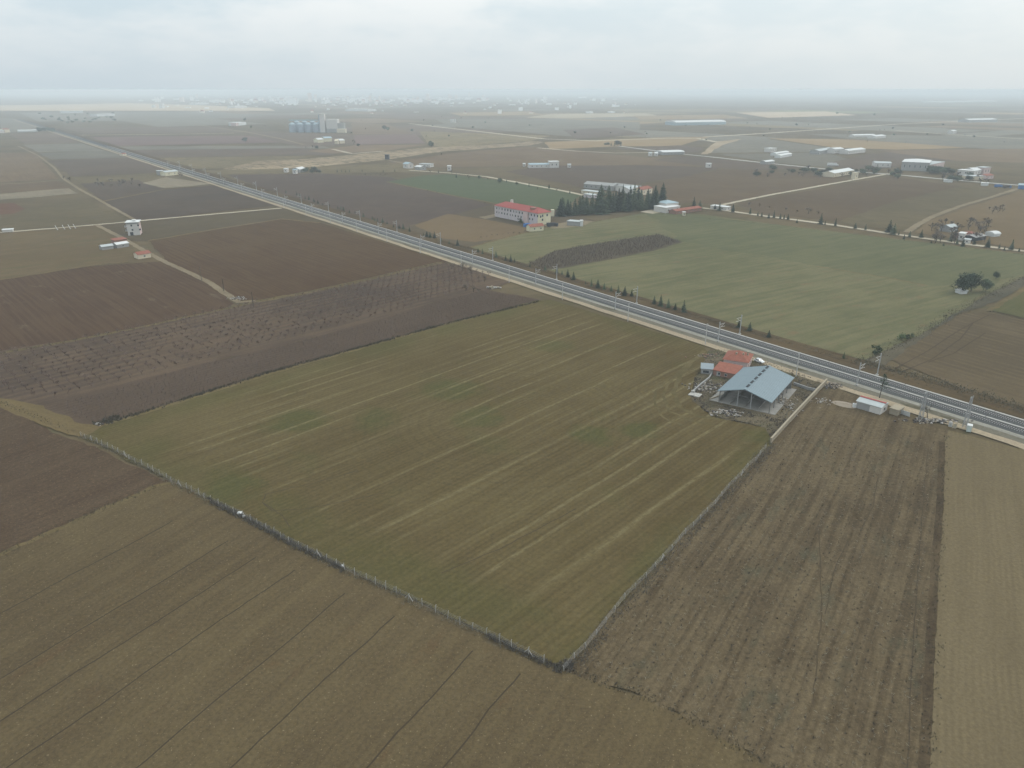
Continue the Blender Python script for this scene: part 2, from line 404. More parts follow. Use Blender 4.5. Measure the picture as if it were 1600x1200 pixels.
fieldpx('soil', [(1394, 562), (1440, 530), (1502, 489), (1540, 488), (1600, 500), (1900, 566), (2100, 700), (2000, 770), (1700, 670), (1600, 640), (1480, 598)],
        bearing((1450, 575), (1600, 618)), base=(.104, .086, .062), alt=(.148, .122, .086), row=1.1, spacing=4.6, streak=1.5)
fieldpx('slate', [(1352, 562), (1440, 522), (1540, 462), (1600, 432), (1640, 424), (1560, 470), (1500, 489), (1440, 530), (1394, 562), (1380, 572)], bearing((1352, 562), (1540, 462)), base=(.075, .075, .062), alt=(.12, .112, .092), mid=1.8)
# left of the railway
fieldpx('fallow', [(150, 352), (440, 326), (520, 350), (440, 342), (232, 376), (200, 376)], bearing((232, 376), (440, 342)), base=(.088, .074, .056), alt=(.118, .10, .072))
fieldpx('soil', [(232, 376), (440, 342), (500, 348), (700, 409), (640, 420), (480, 455), (400, 470), (372, 471), (330, 442), (262, 410)],
        bearing((440, 342), (690, 408)), base=(.078, .050, .034), alt=(.108, .076, .049), row=.5, spacing=3.5, streak=2.6, sk=.7, weeds=(.092, .08, .048), weed_t=.6)
fieldpx('fallow', [(-60, 370), (148, 352), (198, 378), (258, 408), (140, 415), (-60, 445)], bearing((-60, 445), (140, 415)), base=(.112, .088, .056), alt=(.15, .12, .076), weeds=(.112, .1, .06), weed_t=.5)
fieldpx('soil', [(-60, 447), (140, 416), (258, 408), (330, 442), (366, 474), (350, 482), (230, 508), (130, 528), (-60, 562)],
        bearing((40, 450), (150, 540)), base=(.076, .049, .036), alt=(.104, .072, .051), row=.8, spacing=3.0, streak=3.2, sk=.9, specks=(.2, .16, .115), speck_t=.68, weeds=(.15, .122, .09), weed_t=.58)
ORCH_A, ORCH_B = at(-30, 566), at(690, 414)
ORCH_ANG = math.atan2((ORCH_B - ORCH_A).y, (ORCH_B - ORCH_A).x)
ORCH_V0 = ORCH_A.y * math.cos(ORCH_ANG) - ORCH_A.x * math.sin(ORCH_ANG)
fieldpx('dark', [(-160, 580), (0, 548), (130, 528), (240, 506), (350, 482), (480, 457), (640, 421), (690, 410), (770, 425), (800, 440), (745, 460), (690, 468), (600, 497), (500, 524), (425, 543), (300, 572), (87, 628), (55, 640), (-120, 570)],
        ORCH_ANG, name='orchard_ground', base=(.074, .058, .052), alt=(.135, .103, .082), row=.6, spacing=5.0, streak=1.3, mid=1.0, weeds=(.15, .115, .075), weed_t=.6, wob=0.0, v0=ORCH_V0)
fieldpx('dark', [(50, 638), (87, 628), (300, 572), (425, 543), (500, 524), (600, 497), (690, 468), (760, 452), (842, 468), (700, 506), (560, 545), (420, 584), (165, 663), (125, 664)],
        ORCH_ANG, base=(.086, .066, .056), alt=(.112, .086, .072), row=.7, spacing=2.4, streak=.9)
fieldpx('tan', [(-200, 545), (0, 622), (55, 632), (80, 642), (128, 662), (165, 663), (150, 672), (130, 684), (60, 662), (-200, 556)], bearing((0, 622), (128, 662)), base=(.13, .105, .06), alt=(.18, .145, .085), name='dry_grass_verge')
fieldpx('soil', [(-260, 527), (0, 636), (110, 686), (132, 692), (250, 748), (272, 753), (250, 758), (0, 866), (-400, 1040)], bearing((250, 757), (0, 868)),
        base=(.070, .050, .038), alt=(.096, .073, .054), row=.35, spacing=2.6, streak=1.7, specks=(.24, .19, .125), speck_t=.64, fine=.6)
F1_ANG = bearing((539, 927), (212, 1200))
fieldpx('tan', [(-400, 1045), (0, 868), (250, 758), (275, 753), (330, 785), (440, 845), (540, 895), (620, 932), (700, 972), (800, 1018), (880, 1047), (940, 1068), (1010, 1088), (1100, 1135), (1260, 1230), (1500, 1500), (-900, 1700)],
        F1_ANG, base=(.100, .080, .052), alt=(.140, .116, .072), row=.25, spacing=1.3, streak=1.5, big=1.6, mid=1.0, specks=(.27, .235, .17), speck_t=.635, fine=.55, weeds=(.115, .082, .05), weed_t=.58)
D_ANG = (bearing((880, 1045), (1205, 690)) + bearing((1450, 1200), (1475, 690))) / 2
fieldpx('soil', [(880, 1046), (1010, 906), (1100, 802), (1205, 690), (1292, 600), (1335, 618), (1420, 650), (1482, 674), (1476, 690), (1466, 900), (1452, 1200), (1440, 1600), (1500, 1700), (1260, 1236), (1100, 1137), (1010, 1090), (940, 1069)],
        D_ANG, base=(.080, .064, .045), alt=(.138, .115, .080), row=.3, spacing=1.75, streak=2.6, mid=1.4, big=1.0, sk=.6, specks=(.2, .17, .12), speck_t=.64, fine=.75, weeds=(.085, .085, .065), weed_t=.54, wob=1.5)
fieldpx('tan', [(1482, 672), (1620, 708), (1900, 790), (2300, 1000), (2300, 1800), (1440, 1700), (1452, 1200), (1466, 900), (1476, 690)],
        D_ANG + .05, rag=.2, base=(.136, .116, .08), alt=(.172, .148, .102), row=.45, spacing=1.15, streak=1.2, big=.9, mid=.6, specks=(.19, .16, .105), fine=.4)

# the large sown field inside the fence
def big_field():
    m, t, g = new_mat('sown_field_soil'); x, y, z = g.pos()
    ang = bearing((700, 556), (900, 489)); c, s = math.cos(ang), math.sin(ang)
    u = x * c + y * s; v = y * c - x * s
    nb = g.noise(x, y, 3.1, 3.0, 0.55, 0.011); nm = g.noise(x, y, 7.7, 4.0, 0.65, 0.06); nf = g.noise(x, y, 1.0, 4.0, 0.75, 0.95)
    w = (g.noise(x, y, 9.0, 1.0, 0.5, 0.03) - 0.5) * 2.0
    v2 = v + w
    ns = g.noise(u * 0.012, v2 * 0.5, 2.0, 4.0, 0.68)
    drill = (v2 * (6.2832 / 1.5)).sin() * 0.10
    f = 0.5 + (nb - 0.5) * 1.1 + (nm - 0.5) * 0.9 + (ns - 0.5) * 1.5 + drill
    col = g.mix(f.step(0.0, 1.0), (.064, .047, .020), (.096, .075, .034))
    def side(p, q, d0, d1):                      # 1 near the line p-q, 0 further in
        a, b = at(*p), at(*q); d = (b - a).normalized(); n = Vector((-d.y, d.x, 0))
        if (at(600, 700) - a).dot(n) < 0: n = -n
        return (x * n.x + y * n.y - a.dot(n) + (nm - 0.5) * 14).step(d1, d0, 1.0, 0.0)
    head = side((130, 680), (880, 1043), 17, 7).mx(side((165, 664), (840, 471), 15, 3) * 1.0).mx(side((860, 466), (1090, 537), 16, 5)).mx(side((880, 1043), (1205, 690), 8, 2))
    gr = g.noise(x, y, 15.0, 4.0, 0.6, 0.05)
    green = head * gr.step(0.30, 0.62) * 0.6
    for px, py, rad in ((858, 541, 13), (742, 652, 11), (585, 655, 12), (470, 660, 14), (930, 680, 10), (1000, 675, 10), (700, 610, 14), (360, 770, 12), (1190, 680, 8)):
        p = at(px, py); d = ((x - p.x) * (x - p.x) + (y - p.y) * (y - p.y)).sqrt() + (nm - 0.5) * 22
        green = green.mx(d.step(rad, rad * 0.3, 0.0, 1.0) * gr.step(0.25, 0.6))
    green = green.mx(gr.step(0.56, 0.74) * 0.45)
    col = g.mix(green.mn(1.0) * 0.58, col, (.052, .058, .019))
    q = v2 / 6.2; k = q.floor(); d = (q.fract() - 0.5).abs()
    on = g.noise(u * 0.010, k * 7.31, 0.0, 1.0, 0.5); lum = g.noise(u * 0.25, v2 * 1.1, 4.0, 3.0, 0.7)
    sw = d.step(0.15, 0.03, 0.0, 1.0) * on.step(0.44, 0.58) * lum.step(0.25, 0.62) * (1.0 - head * 0.8)
    sw2 = ((v2 * 0.23).fract() - 0.5).abs().step(0.2, 0.02, 0.0, 1.0) * g.noise(u * 0.012, (v2 * 0.23).floor() * 3.7, 0.0, 1.0, 0.5).step(0.5, 0.62) * lum.step(0.3, 0.6) * 0.35
    col = g.mix(sw.mx(sw2 * (1.0 - head)) * 0.7, col, (.150, .125, .064))
    for px, py, r0, r1, sp in ((790, 655, 16, 58, 3.4), (850, 860, 4, 22, 2.2), (1040, 610, 4, 26, 3.0)):   # turning circles of the drill
        p = at(px, py); d = ((x - p.x) * (x - p.x) + (y - p.y) * (y - p.y)).sqrt()
        ring = (d * (6.2832 / sp)).sin().step(0.25, 1.0) * d.step(r0, r0 * 1.5) * d.step(r1, r1 * 0.75, 0.0, 1.0) * nm.step(0.36, 0.6)
        col = g.gain(col, 1.0 - ring * 0.09)
    col = g.gain(col, 1.0 + (nf - 0.5) * 1.1)
    return finish(m, t, col, bump=nf, strength=0.5, dist=0.1)
M_BIG = big_field()
sheet('sown_field', [(130, 682), (240, 738), (330, 780), (380, 804), (440, 838), (540, 887), (620, 925), (700, 963), (760, 990), (800, 1010), (850, 1030), (880, 1043), (905, 1015), (1000, 906),
      (1100, 800), (1205, 690), (1196, 668), (1110, 650), (1080, 622), (1088, 585), (1115, 562), (1100, 541), (860, 468), (842, 470), (700, 506), (560, 545), (420, 584), (165, 664)], M_BIG, 0.5)

m_turn = field_mat('turn_straw', .3, (.095, .085, .045), (.15, .13, .075), mid=2.2)
for pts, wd in [([(1100, 548), (1080, 566), (1062, 588), (1052, 612), (1062, 636), (1090, 650), (1125, 655)], 1.6), ([(1085, 560), (1062, 580), (1044, 600), (1036, 618), (1046, 642), (1080, 658), (1115, 663)], 1.0), ([(1046, 590), (1026, 610), (1022, 628), (1036, 652), (1070, 666)], .8)]:
    ribbon('turning_track', pts, wd, m_turn, rag=.5)
# tramlines and furrows drawn by wheels
m_fur = field_mat('furrow_soil', 0, (.052, .044, .034), (.066, .055, .04), row=0, streak=.5)
m_fur2 = field_mat('wheel_track_soil', 0, (.068, .056, .043), (.088, .072, .054), row=0, streak=.5)
def ext(p, q, k=1.5): a, b = at(*p), at(*q); return a + (b - a) * k
for p, q in [((270, 814), (0, 958)), ((357, 845), (0, 1060)), ((400, 871), (0, 1127)), ((460, 890), (10, 1200)), ((539, 927), (212, 1200)), ((616, 962), (362, 1197)), ((740, 1017), (575, 1197)), ((812, 1052), (695, 1197))]:
    e = ext(p, q); a = at(*p); nn = Vector((-(e - a).y, (e - a).x, 0)).normalized()
    L = (e - a).length; pts = [a.lerp(e, k / 14) + nn * (0.16 * math.sin(k * .9 + p[0]) + R.gauss(0, .05)) for k in range(15)]
    ribbon('furrow', pts, 0.30, m_fur, rag=.2, px=False)
for pts, wd in [([(1472, 690), (1468, 800), (1460, 900), (1452, 1050), (1444, 1200), (1436, 1400)], 1.7)]:
    ribbon('furrow', pts, wd, field_mat('margin_soil', D_ANG, (.058, .046, .034), (.1, .08, .056), mid=2.2, fine=.6), rag=.2)
for pts in [[(1450, 700), (1441, 800), (1432, 930), (1424, 1060), (1418, 1200), (1412, 1340)], [(1356, 720), (1372, 745), (1364, 790), (1345, 830)], [(1325, 845), (1308, 880), (1300, 905), (1290, 960)],
            [(600, 770), (480, 795), (425, 798), (410, 785), (415, 772), (500, 752), (560, 735)], [(412, 786), (440, 805), (452, 822)], [(900, 795), (780, 858), (690, 895)], [(1280, 830), (1284, 960), (1270, 1100)]]:
    ribbon('furrow', pts, 0.24, m_fur2, rag=.2)
for pts in [[(1400, 575), (1450, 548), (1500, 515), (1545, 492)], [(1410, 580), (1455, 562), (1500, 530), (1520, 505)], [(1450, 566), (1490, 552), (1540, 520)], [(1545, 490), (1600, 499), (1700, 520)]]:
    ribbon('furrow', pts, .55, m_fur2, rag=.2)

# dry grass margins between fields, dirt tracks and roads
m_margin = field_mat('margin_grass', 0.2, (.125, .105, .062), (.175, .145, .088), mid=1.8)
m_dirt = field_mat('track_dirt', 0, (.40, .38, .34), (.54, .52, .48), streak=.6)
m_dirt2 = field_mat('track_earth', 0, (.19, .165, .125), (.27, .24, .19), streak=.6)
m_asph = field_mat('road_asphalt', 0, (.42, .45, .5), (.52, .55, .6), streak=.5)
for pts, wd in [([(-60, 563), (130, 529), (240, 507), (350, 483), (400, 471)], 2.5), ([(400, 471), (480, 457), (560, 440), (640, 421), (690, 410)], 4.5),
                ([(232, 376), (330, 359), (440, 342), (500, 348)], 3), ([(-60, 446), (140, 415), (200, 409)], 3), ([(0, 867), (130, 808), (250, 757), (272, 752)], 1.6),
                ([(165, 664), (420, 584), (560, 545), (700, 506), (842, 470)], 2.0), ([(735, 386), (800, 369), (862, 353)], 3), ([(604, 284), (700, 304), (780, 319)], 3),
                ([(158, 315), (256, 296), (335, 289)], 4), ([(1275, 416), (1370, 431), (1450, 446)], 1.6), ([(1545, 486), (1600, 452), (1700, 400)], 2.5)]:
    ribbon('field_margin', pts, wd, m_margin, rag=1.0)
for nm, pts, wd, mm in [('dirt_track', [(-60, 369), (0, 363), (80, 357), (150, 351), (260, 341), (350, 333), (440, 325)], 4.5, m_dirt),
     ('dirt_track', [(150, 351), (180, 366), (205, 380), (238, 399), (262, 411), (300, 428), (330, 443), (372, 472), (400, 470)], 3.6, m_dirt2),
     ('dirt_track', [(28, 228), (60, 243), (85, 262), (100, 280), (125, 296), (158, 314), (215, 346)], 3.2, m_dirt2),
     ('dirt_track', [(-60, 290), (40, 286), (96, 281)], 3, m_dirt2),
     ('dirt_track', [(1128, 320), (1200, 305), (1300, 287), (1390, 271)], 5, m_dirt), ('dirt_track', [(1417, 363), (1432, 352), (1460, 337), (1500, 322), (1555, 306), (1592, 294)], 5.0, m_dirt2),
     ('dirt_track', [(128, 211), (250, 210), (366, 208)], 9, m_dirt), ('dirt_track', [(300, 194), (390, 207), (440, 217), (475, 226)], 8, m_dirt2), ('dirt_track', [(520, 233), (550, 240), (600, 236)], 8, m_dirt),
     ('dirt_track', [(606, 250), (640, 257), (660, 264)], 6, m_dirt2), ('dirt_track', [(840, 231), (900, 236), (960, 239), (1035, 238)], 8, m_dirt),
     ('dirt_track', [(1120, 222), (1090, 216), (1040, 216), (930, 220), (850, 217), (700, 200), (640, 193)], 14, m_dirt), ('dirt_track', [(1100, 214), (1200, 208), (1400, 194), (1600, 185), (1700, 181)], 16, m_dirt),
     ('country_road', [(965, 228), (1060, 240), (1110, 245), (1200, 255), (1310, 266), (1400, 273), (1500, 282), (1600, 290), (1700, 299)], 8, m_asph),
     ('country_road', [(640, 266), (700, 270), (760, 276), (820, 287), (880, 298), (912, 305)], 6, m_dirt),
     ('country_road', [(1090, 324), (1150, 331), (1200, 338), (1300, 351), (1400, 366), (1500, 380), (1600, 392), (1700, 406)], 6.0, m_dirt),
     ('country_road', [(1400, 204), (1500, 211), (1600, 217), (1700, 222)], 12, m_dirt)]:
    ribbon(nm, pts, wd, mm, rag=.35)
sheet('yard_paving', [(850, 352), (905, 344), (930, 346), (905, 354), (862, 357)], m_dirt2, 1.0)
sheet('yard_paving', [(1000, 331), (1030, 324), (1045, 330), (1020, 334)], m_dirt, 1.0)
sheet('yard_paving', [(748, 339), (776, 334), (776, 339), (758, 342)], m_dirt2, .8)

# ---------------------------------------------------------------- railway
S0, S1 = -330, 3200
def strip(name, prof, mat, kind='structure', s0=S0, s1=S1):
    ss = [s0]
    while ss[-1] < s1: ss.append(min(s1, ss[-1] + max(5, (ss[-1] + 300) * .03)))
    vs, fs = [], []; n = len(prof)
    for s in ss:
        for i, (o, z) in enumerate(prof):
            edge = i in (0, n - 1)
            vs.append(rl(s, o + (R.gauss(0, .22) if edge else 0), z))
    for i in range(len(ss) - 1):
        for k in range(n - 1): fs.append((i * n + k, i * n + k + 1, (i + 1) * n + k + 1, (i + 1) * n + k))
    me = bpy.data.meshes.new(name); me.from_pydata(vs, [], fs); me.materials.append(mat)
    if me.polygons[0].normal.z < 0: me.flip_normals()
    return link(name, me, None, kind)
def bal(name, a, b, **kw): return field_mat(name, RAIL_ANG, a, b, big=.5, mid=.8, streak=1.0, fine=.5, wob=.4, sk=.8, **kw)
m_ballast = bal('ballast_stone', (.078, .088, .106), (.108, .122, .142)); m_slope = bal('slope_gravel', (.14, .14, .13), (.20, .20, .185), weeds=(.085, .082, .055), weed_t=.5)
m_conc = plain('grey_concrete', (.34, .33, .305), .15, .6); m_sand = bal('service_road_sand', (.30, .265, .22), (.42, .38, .32), weeds=(.19, .17, .12), weed_t=.56)
m_scrub = field_mat('verge_scrub', RAIL_ANG, (.066, .054, .038), (.115, .09, .058), mid=1.8, streak=2.2, sk=.5, weeds=(.095, .062, .042), weed_t=.55)
strip('railway_verge', [(7.2, .42), (9.5, .375), (14, .365), (19, .36)], m_scrub)
strip('service_road', [(-16.3, .335), (-15.7, .36), (-13.3, .37), (-12.4, .36)], m_sand)
strip('railway_bank', [(-12.5, .345), (-11.2, .38), (-8.3, .47), (-7.2, .48)], m_slope)
strip('gravel_shoulder', [(-8.9, .475), (-8.4, .487), (-7.0, .492), (-6.1, .485)], bal('shoulder_gravel', (.24, .255, .265), (.33, .345, .35)))
strip('railway_ballast', [(-6.6, .47), (-5.9, .58), (-.95, .58), (-.5, .54), (.0, .54), (2.1, .58), (6.0, .58), (6.6, .45)], m_ballast)
for i, (o, wd) in enumerate(((-.55, .75), (6.25, .85))):
    d = MB(); st = S0
    while st < 1500:
        L = 30
        a, b = rl(st, o, .6), rl(st + L - .3, o, .6); d.bar(a, b, wd, .2); st += L
    x = d.build('cable_trough', m_conc); tag(x, ('pale concrete cable trough running between the two tracks', 'pale concrete edging along the far side of the tracks')[i], 'trough')
m_steel = plain('rail_steel', (.10, .09, .085), .1, .3, .55, .3, .3); m_sleep = plain('sleeper_concrete', (.28, .28, .275), .14, .8)
for i, o in enumerate((-2.9, 3.9)):
    tr = thing('railway_track', ('railway track nearer the farmyard, steel rails on pale sleepers', 'railway track on the far side, steel rails on pale sleepers')[i], 'railway track', rl(0, o, 0), RAIL_ANG, 'double railway line')
    for side in (-.72, .72):
        mb = MB(); mb.box(S0, 1900, side - .075, side + .075, .60, .60 + .02); mb.box(S0, 1900, side - .04, side + .04, .62, .80); mb.box(S0, 1900, side - .065, side + .065, .80, .84)
        mb.build('rail', m_steel, tr)
    base = MB().box(-.14, .14, -1.3, 1.3, .56, .665).mesh('sleeper', m_sleep)
    for k in range(290):
        q = link('sleeper', base, tr); q.location = (-130 + k * .72, R.uniform(-.03, .03), 0)
    rest = MB(); s = -130 + 290 * .72
    while s < 760: rest.box(s - .14, s + .14, -1.3, 1.3, .56, .665); s += .72
    s = -130.72
    while s > S0: rest.box(s - .14, s + .14, -1.3, 1.3, .56, .665); s -= .72
    o2 = rest.build('sleepers', m_sleep, tr); o2['kind'] = 'stuff'

# overhead-line masts
m_galv = plain('galvanised_steel', (.33, .335, .335), .1, 1.0, .6, .3, .3); m_wire = plain('insulator_grey', (.42, .42, .4), .1, 1)
def make_mast(sgn):
    t = thing('catenary_mast', 'x', 'mast', group='overhead-line masts along the railway')
    mb = MB(); mb.bar((0, 0, .2), (0, 0, 8.9), .30, .30); mb.build('pole', m_galv, t)
    MB().box(-.45, .45, -.45, .45, .0, .6).build('footing', m_conc, t)
    c = MB(); c.tube((0, 0, 7.7), (0, 3.3 * sgn, 7.9), .09, .07); c.tube((0, 0, 6.1), (0, 3.0 * sgn, 7.75), .08, .07); c.build('cantilever', m_wire, t)
    MB().tube((0, 1.0 * sgn, 6.55), (0, 3.5 * sgn, 6.45), .08, .07).build('registration_arm', m_wire, t)
    return t
masts = {1: make_mast(1), -1: make_mast(-1)}
first = {1: True, -1: True}
def mast(s, o, label):
    sg = 1 if o < 0 else -1                       # local y is to the left of the rail direction: -n
    k = -sg
    src = masts[k]; p = rl(s, o, .3)
    if first[k]: first[k] = False; src.location = p; src.rotation_euler = (0, 0, RAIL_ANG); src['label'] = label
    else: dup(src, p, RAIL_ANG, label=label)
for k in range(17):
    s = 10 + 62.3 * k
    mast(s, -8.3, 'grey overhead-line mast on the near side of the tracks, %s from the right' % nth(k))
    mast(s + 1, 7.6, 'grey overhead-line mast on the far side of the tracks, %s from the right' % nth(k))
m_cpole = plain('concrete_pole', (.40, .39, .37), .1, 1.0)
def make_pole():
    t = thing('utility_pole', 'x', 'pole', group='plain poles beside the service road')
    MB().tube((0, 0, 0), (0, 0, 9.4), .19, .12, 8).build('pole', m_cpole, t)
    MB().bar((0, -.9, 9.0), (0, .9, 9.0), .12, .12).build('crossarm', m_galv, t)
    for y in (-.8, 0, .8): MB().tube((0, y, 9.06 if y else 9.4), (0, y, 9.32 if y else 9.66), .05, .06, 6).build('insulator', m_wire, t)
    return t
up = make_pole()
for k, (s, o) in enumerate([(28.8, -17.4), (73.6, -15), (116.6, -17.6), (163.4, -17.6), (208.7, -17.8), (258, -17.4), (307.6, -17.2), (355, -16.5), (402, -17), (450, -17), (500, -17), (553, -16.5)]):
    lb = 'plain grey pole between the service road and the field, %s from the right' % nth(k)
    if k == 0: up.location = rl(s, o); up.rotation_euler = (0, 0, RAIL_ANG); up['label'] = lb
    else: dup(up, rl(s, o), RAIL_ANG, R.uniform(.92, 1.0), lb)
def lattice(p, h, label):
    t = thing('lattice_mast', label, 'mast', p, RAIL_ANG, 'lattice masts near the small sheds')
    legs = []
    for sx, sy in ((-1, -1), (1, -1), (1, 1), (-1, 1)):
        MB().bar((sx * .55, sy * .55, 0), (sx * .2, sy * .2, h), .13, .13).build('leg', m_galv, t)
    br = MB(); n = 8
    for i in range(n):
        z0, z1 = h * i / n, h * (i + 1) / n; r0, r1 = .55 - .35 * i / n, .55 - .35 * (i + 1) / n
        cs = ((-1, -1), (1, -1), (1, 1), (-1, 1))
        for j in range(4):
            a, b = cs[j], cs[(j + 1) % 4]
            if i % 2: a, b = b, a
            br.bar((a[0] * r0, a[1] * r0, z0), (b[0] * r1, b[1] * r1, z1), .07, .07)
    br.build('bracing', m_galv, t)
    MB().bar((0, -1.1, h - .3), (0, 1.1, h - .3), .14, .14).build('crossarm', m_galv, t)
    for y in (-1, 0, 1): MB().tube((0, y, h - .25), (0, y, h + .2), .07, .05, 6).build('insulator', m_wire, t)
lattice(at(1438, 655), 9.6, 'grey lattice mast beside the bare bush and the parked junk')
lattice(at(1507, 668), 10.6, 'grey lattice mast standing beside the pale transformer cabinet')
# ---------------------------------------------------------------- vegetation
def leaf_mat(name, a, b, var=.5):
    m, t, g = new_mat(name); x, y, z = g.pos()
    oi = t.nodes.new('ShaderNodeObjectInfo'); r = S(t, oi.outputs['Random'])
    n = g.noise(x, y, z, 3.0, .7, .9)
    col = g.gain(g.mix((n + (r - .5) * .5).step(.25, .75), a, b), 1.0 + (r - .5) * var)
    return finish(m, t, col, .8)
m_con = leaf_mat('conifer_needles', (.026, .04, .028), (.056, .074, .044)); m_pine = leaf_mat('pine_needles', (.042, .06, .04), (.08, .105, .062))
m_twig = leaf_mat('bare_twigs', (.085, .07, .06), (.14, .115, .098)); m_bark = leaf_mat('tree_bark', (.05, .042, .035), (.085, .07, .058))
m_redtwig = leaf_mat('orchard_twigs', (.088, .060, .052), (.135, .098, .082)); m_vine = leaf_mat('vine_wood', (.068, .052, .046), (.112, .088, .076))
m_straw = leaf_mat('dry_straw', (.118, .104, .072), (.205, .18, .128)); m_weed = leaf_mat('dead_weeds', (.088, .079, .054), (.165, .145, .10))
m_brush = leaf_mat('dark_brush', (.055, .05, .045), (.105, .094, .082)); m_green = leaf_mat('green_shrub', (.035, .055, .025), (.07, .095, .04))

def conifer_parts(rnd, h=1.0, r=.28, layers=15, slim=1.0):
    """unit-height conifer: drooping fans of needles in whorls round a trunk"""
    tk = MB().tube((0, 0, 0), (0, 0, .92), .022, .006, 6)
    cr = MB()
    for i in range(layers):
        f = i / (layers - 1); z = .06 + .92 * f; rad = r * (1 - f) ** .85 * rnd.uniform(.8, 1.12) + .012
        nb = max(5, int(11 * (1 - .55 * f)))
        for k in range(nb):
            a = 2 * math.pi * (k + rnd.uniform(-.4, .4)) / nb; rr = rad * rnd.uniform(.62, 1.18); dz = -.30 * rr * rnd.uniform(.3, 1.3) + .02
            ca, sa = math.cos(a), math.sin(a); w = .30 * rr + .012; zz = z + rnd.uniform(-.02, .02)
            tip = (ca * rr, sa * rr, zz + dz); m1 = (ca * rr * .62 - sa * w, sa * rr * .62 + ca * w, zz + dz * .35 - .015); m2 = (ca * rr * .62 + sa * w, sa * rr * .62 - ca * w, zz + dz * .35 - .015)
            o = (ca * .01, sa * .01, zz + .03); mid = (ca * rr * .6, sa * rr * .6, zz + dz * .4 + .022)
            cr.add([o, m1, tip, m2, mid], [(0, 1, 4), (1, 2, 4), (2, 3, 4), (3, 0, 4)])
    cr.tube((0, 0, .9), (0, 0, 1.0), .018, .002, 5)
    return tk, cr
def limbs(mb, tw, p, d, L, r, depth, rnd, spread=.7, up=.25, nmax=4, tww=.0055):
    q = p + d * L
    mb.tube(p, q, r, r * .62, 5 if r > .05 else 3, cap=False)
    if depth == 0:
        for _ in range(9):
            e = (d + Vector((rnd.gauss(0, .6), rnd.gauss(0, .6), rnd.gauss(.15, .5)))).normalized() * L * rnd.uniform(.6, 1.1)
            s = p.lerp(q, rnd.uniform(.3, 1.0)); k = e.cross(Vector((rnd.gauss(0, 1), rnd.gauss(0, 1), rnd.gauss(0, 1)))).normalized() * max(tww, r * .3)
            tw.add([s - k, s + k, s + e], [(0, 1, 2)])
        return
    for i in range(rnd.randint(3, nmax)):
        e = (d + Vector((rnd.gauss(0, spread), rnd.gauss(0, spread), rnd.gauss(up, .3)))).normalized()
        limbs(mb, tw, p.lerp(q, rnd.uniform(.55, 1.0)), e, L * rnd.uniform(.55, .85), r * .6, depth - 1, rnd, spread, up, nmax, tww)
def bare_parts(rnd, h, depth=3, spread=.6, r=None, tww=.0055):
    tk, tw = MB(), MB()
    limbs(tk, tw, Vector((0, 0, 0)), Vector((rnd.gauss(0, .08), rnd.gauss(0, .08), 1)).normalized(), h * .34, r or h * .03, depth, rnd, spread, tww=tww)
    return tk, tw
def clump_parts(rnd, h, w, n, lobes, leaf=.35, low=.35):
    tk, cr = MB(), MB(); cs = []
    tk.tube((0, 0, 0), (0, 0, h * .7), .05 * h * .6, .02 * h, 7)
    for i in range(lobes):
        a = rnd.uniform(0, 6.28); q = rnd.uniform(.1, .36) * w; z = h * rnd.uniform(low + .12, .82); cs.append((Vector((q * math.cos(a), q * math.sin(a), z)), w * rnd.uniform(.15, .26)))
        tk.tube((0, 0, h * rnd.uniform(.25, .5)), cs[-1][0], .022 * h, .008 * h, 5, cap=False)
    for i in range(n):
        c, r = rnd.choice(cs); v = Vector((rnd.gauss(0, 1), rnd.gauss(0, 1), rnd.gauss(0, .75))).normalized() * r * rnd.uniform(.55, 1.15)
        p = c + v; a = Vector((rnd.gauss(0, 1), rnd.gauss(0, 1), rnd.gauss(0, .5))).normalized() * leaf * rnd.uniform(.6, 1.3); b = a.cross(v.normalized() + Vector((0, 0, .3))).normalized() * leaf * .55
        cr.add([p - a, p - b, p + a, p + b], [(0, 1, 2, 3)])
    return tk, cr
def tree_proto(name, tk, cr, mt, mc):
    """meshes only; instances are linked by plant()"""
    return (name, tk.mesh('trunk', mt), cr.mesh('crown', mc))
def plant(proto, p, h, label, cat='tree', group=None, rz=None, sq=1.0):
    name, a, b = proto
    t = thing(name, label, cat, p, R.uniform(0, 6.28) if rz is None else rz, group); t.scale = (h * sq, h * sq, h)
    link('trunk', a, t); link('crown', b, t)
    return t
rc = random.Random(3)
CON = [tree_proto('conifer', *conifer_parts(rc, r=rr, layers=13), m_bark, m_con) for rr in (.24, .30, .27, .20)]
TALL = [tree_proto('conifer', *conifer_parts(rc, r=rr, layers=20), m_bark, m_con) for rr in (.19, .24, .16, .22)]
PINE = [tree_proto('pine_tree', *clump_parts(rc, 1.0, 1.05, 1400, 20, .05, .2), m_bark, m_pine) for _ in range(3)]
BARE = [tree_proto('bare_tree', *bare_parts(rc, 1.0, 3, .55), m_bark, m_twig) for _ in range(4)]
ORCH = [tree_proto('orchard_tree', *bare_parts(rc, 1.0, 2, .75, .018, .012), m_redtwig, m_redtwig) for _ in range(5)]
BUSH = [tree_proto('shrub', *clump_parts(rc, 1.0, 1.5, 300, 9, .10, .05), m_bark, m_green) for _ in range(2)]
DARKB = [tree_proto('shrub', *bare_parts(rc, 1.0, 3, .95, .03), m_brush, m_brush) for _ in range(3)]

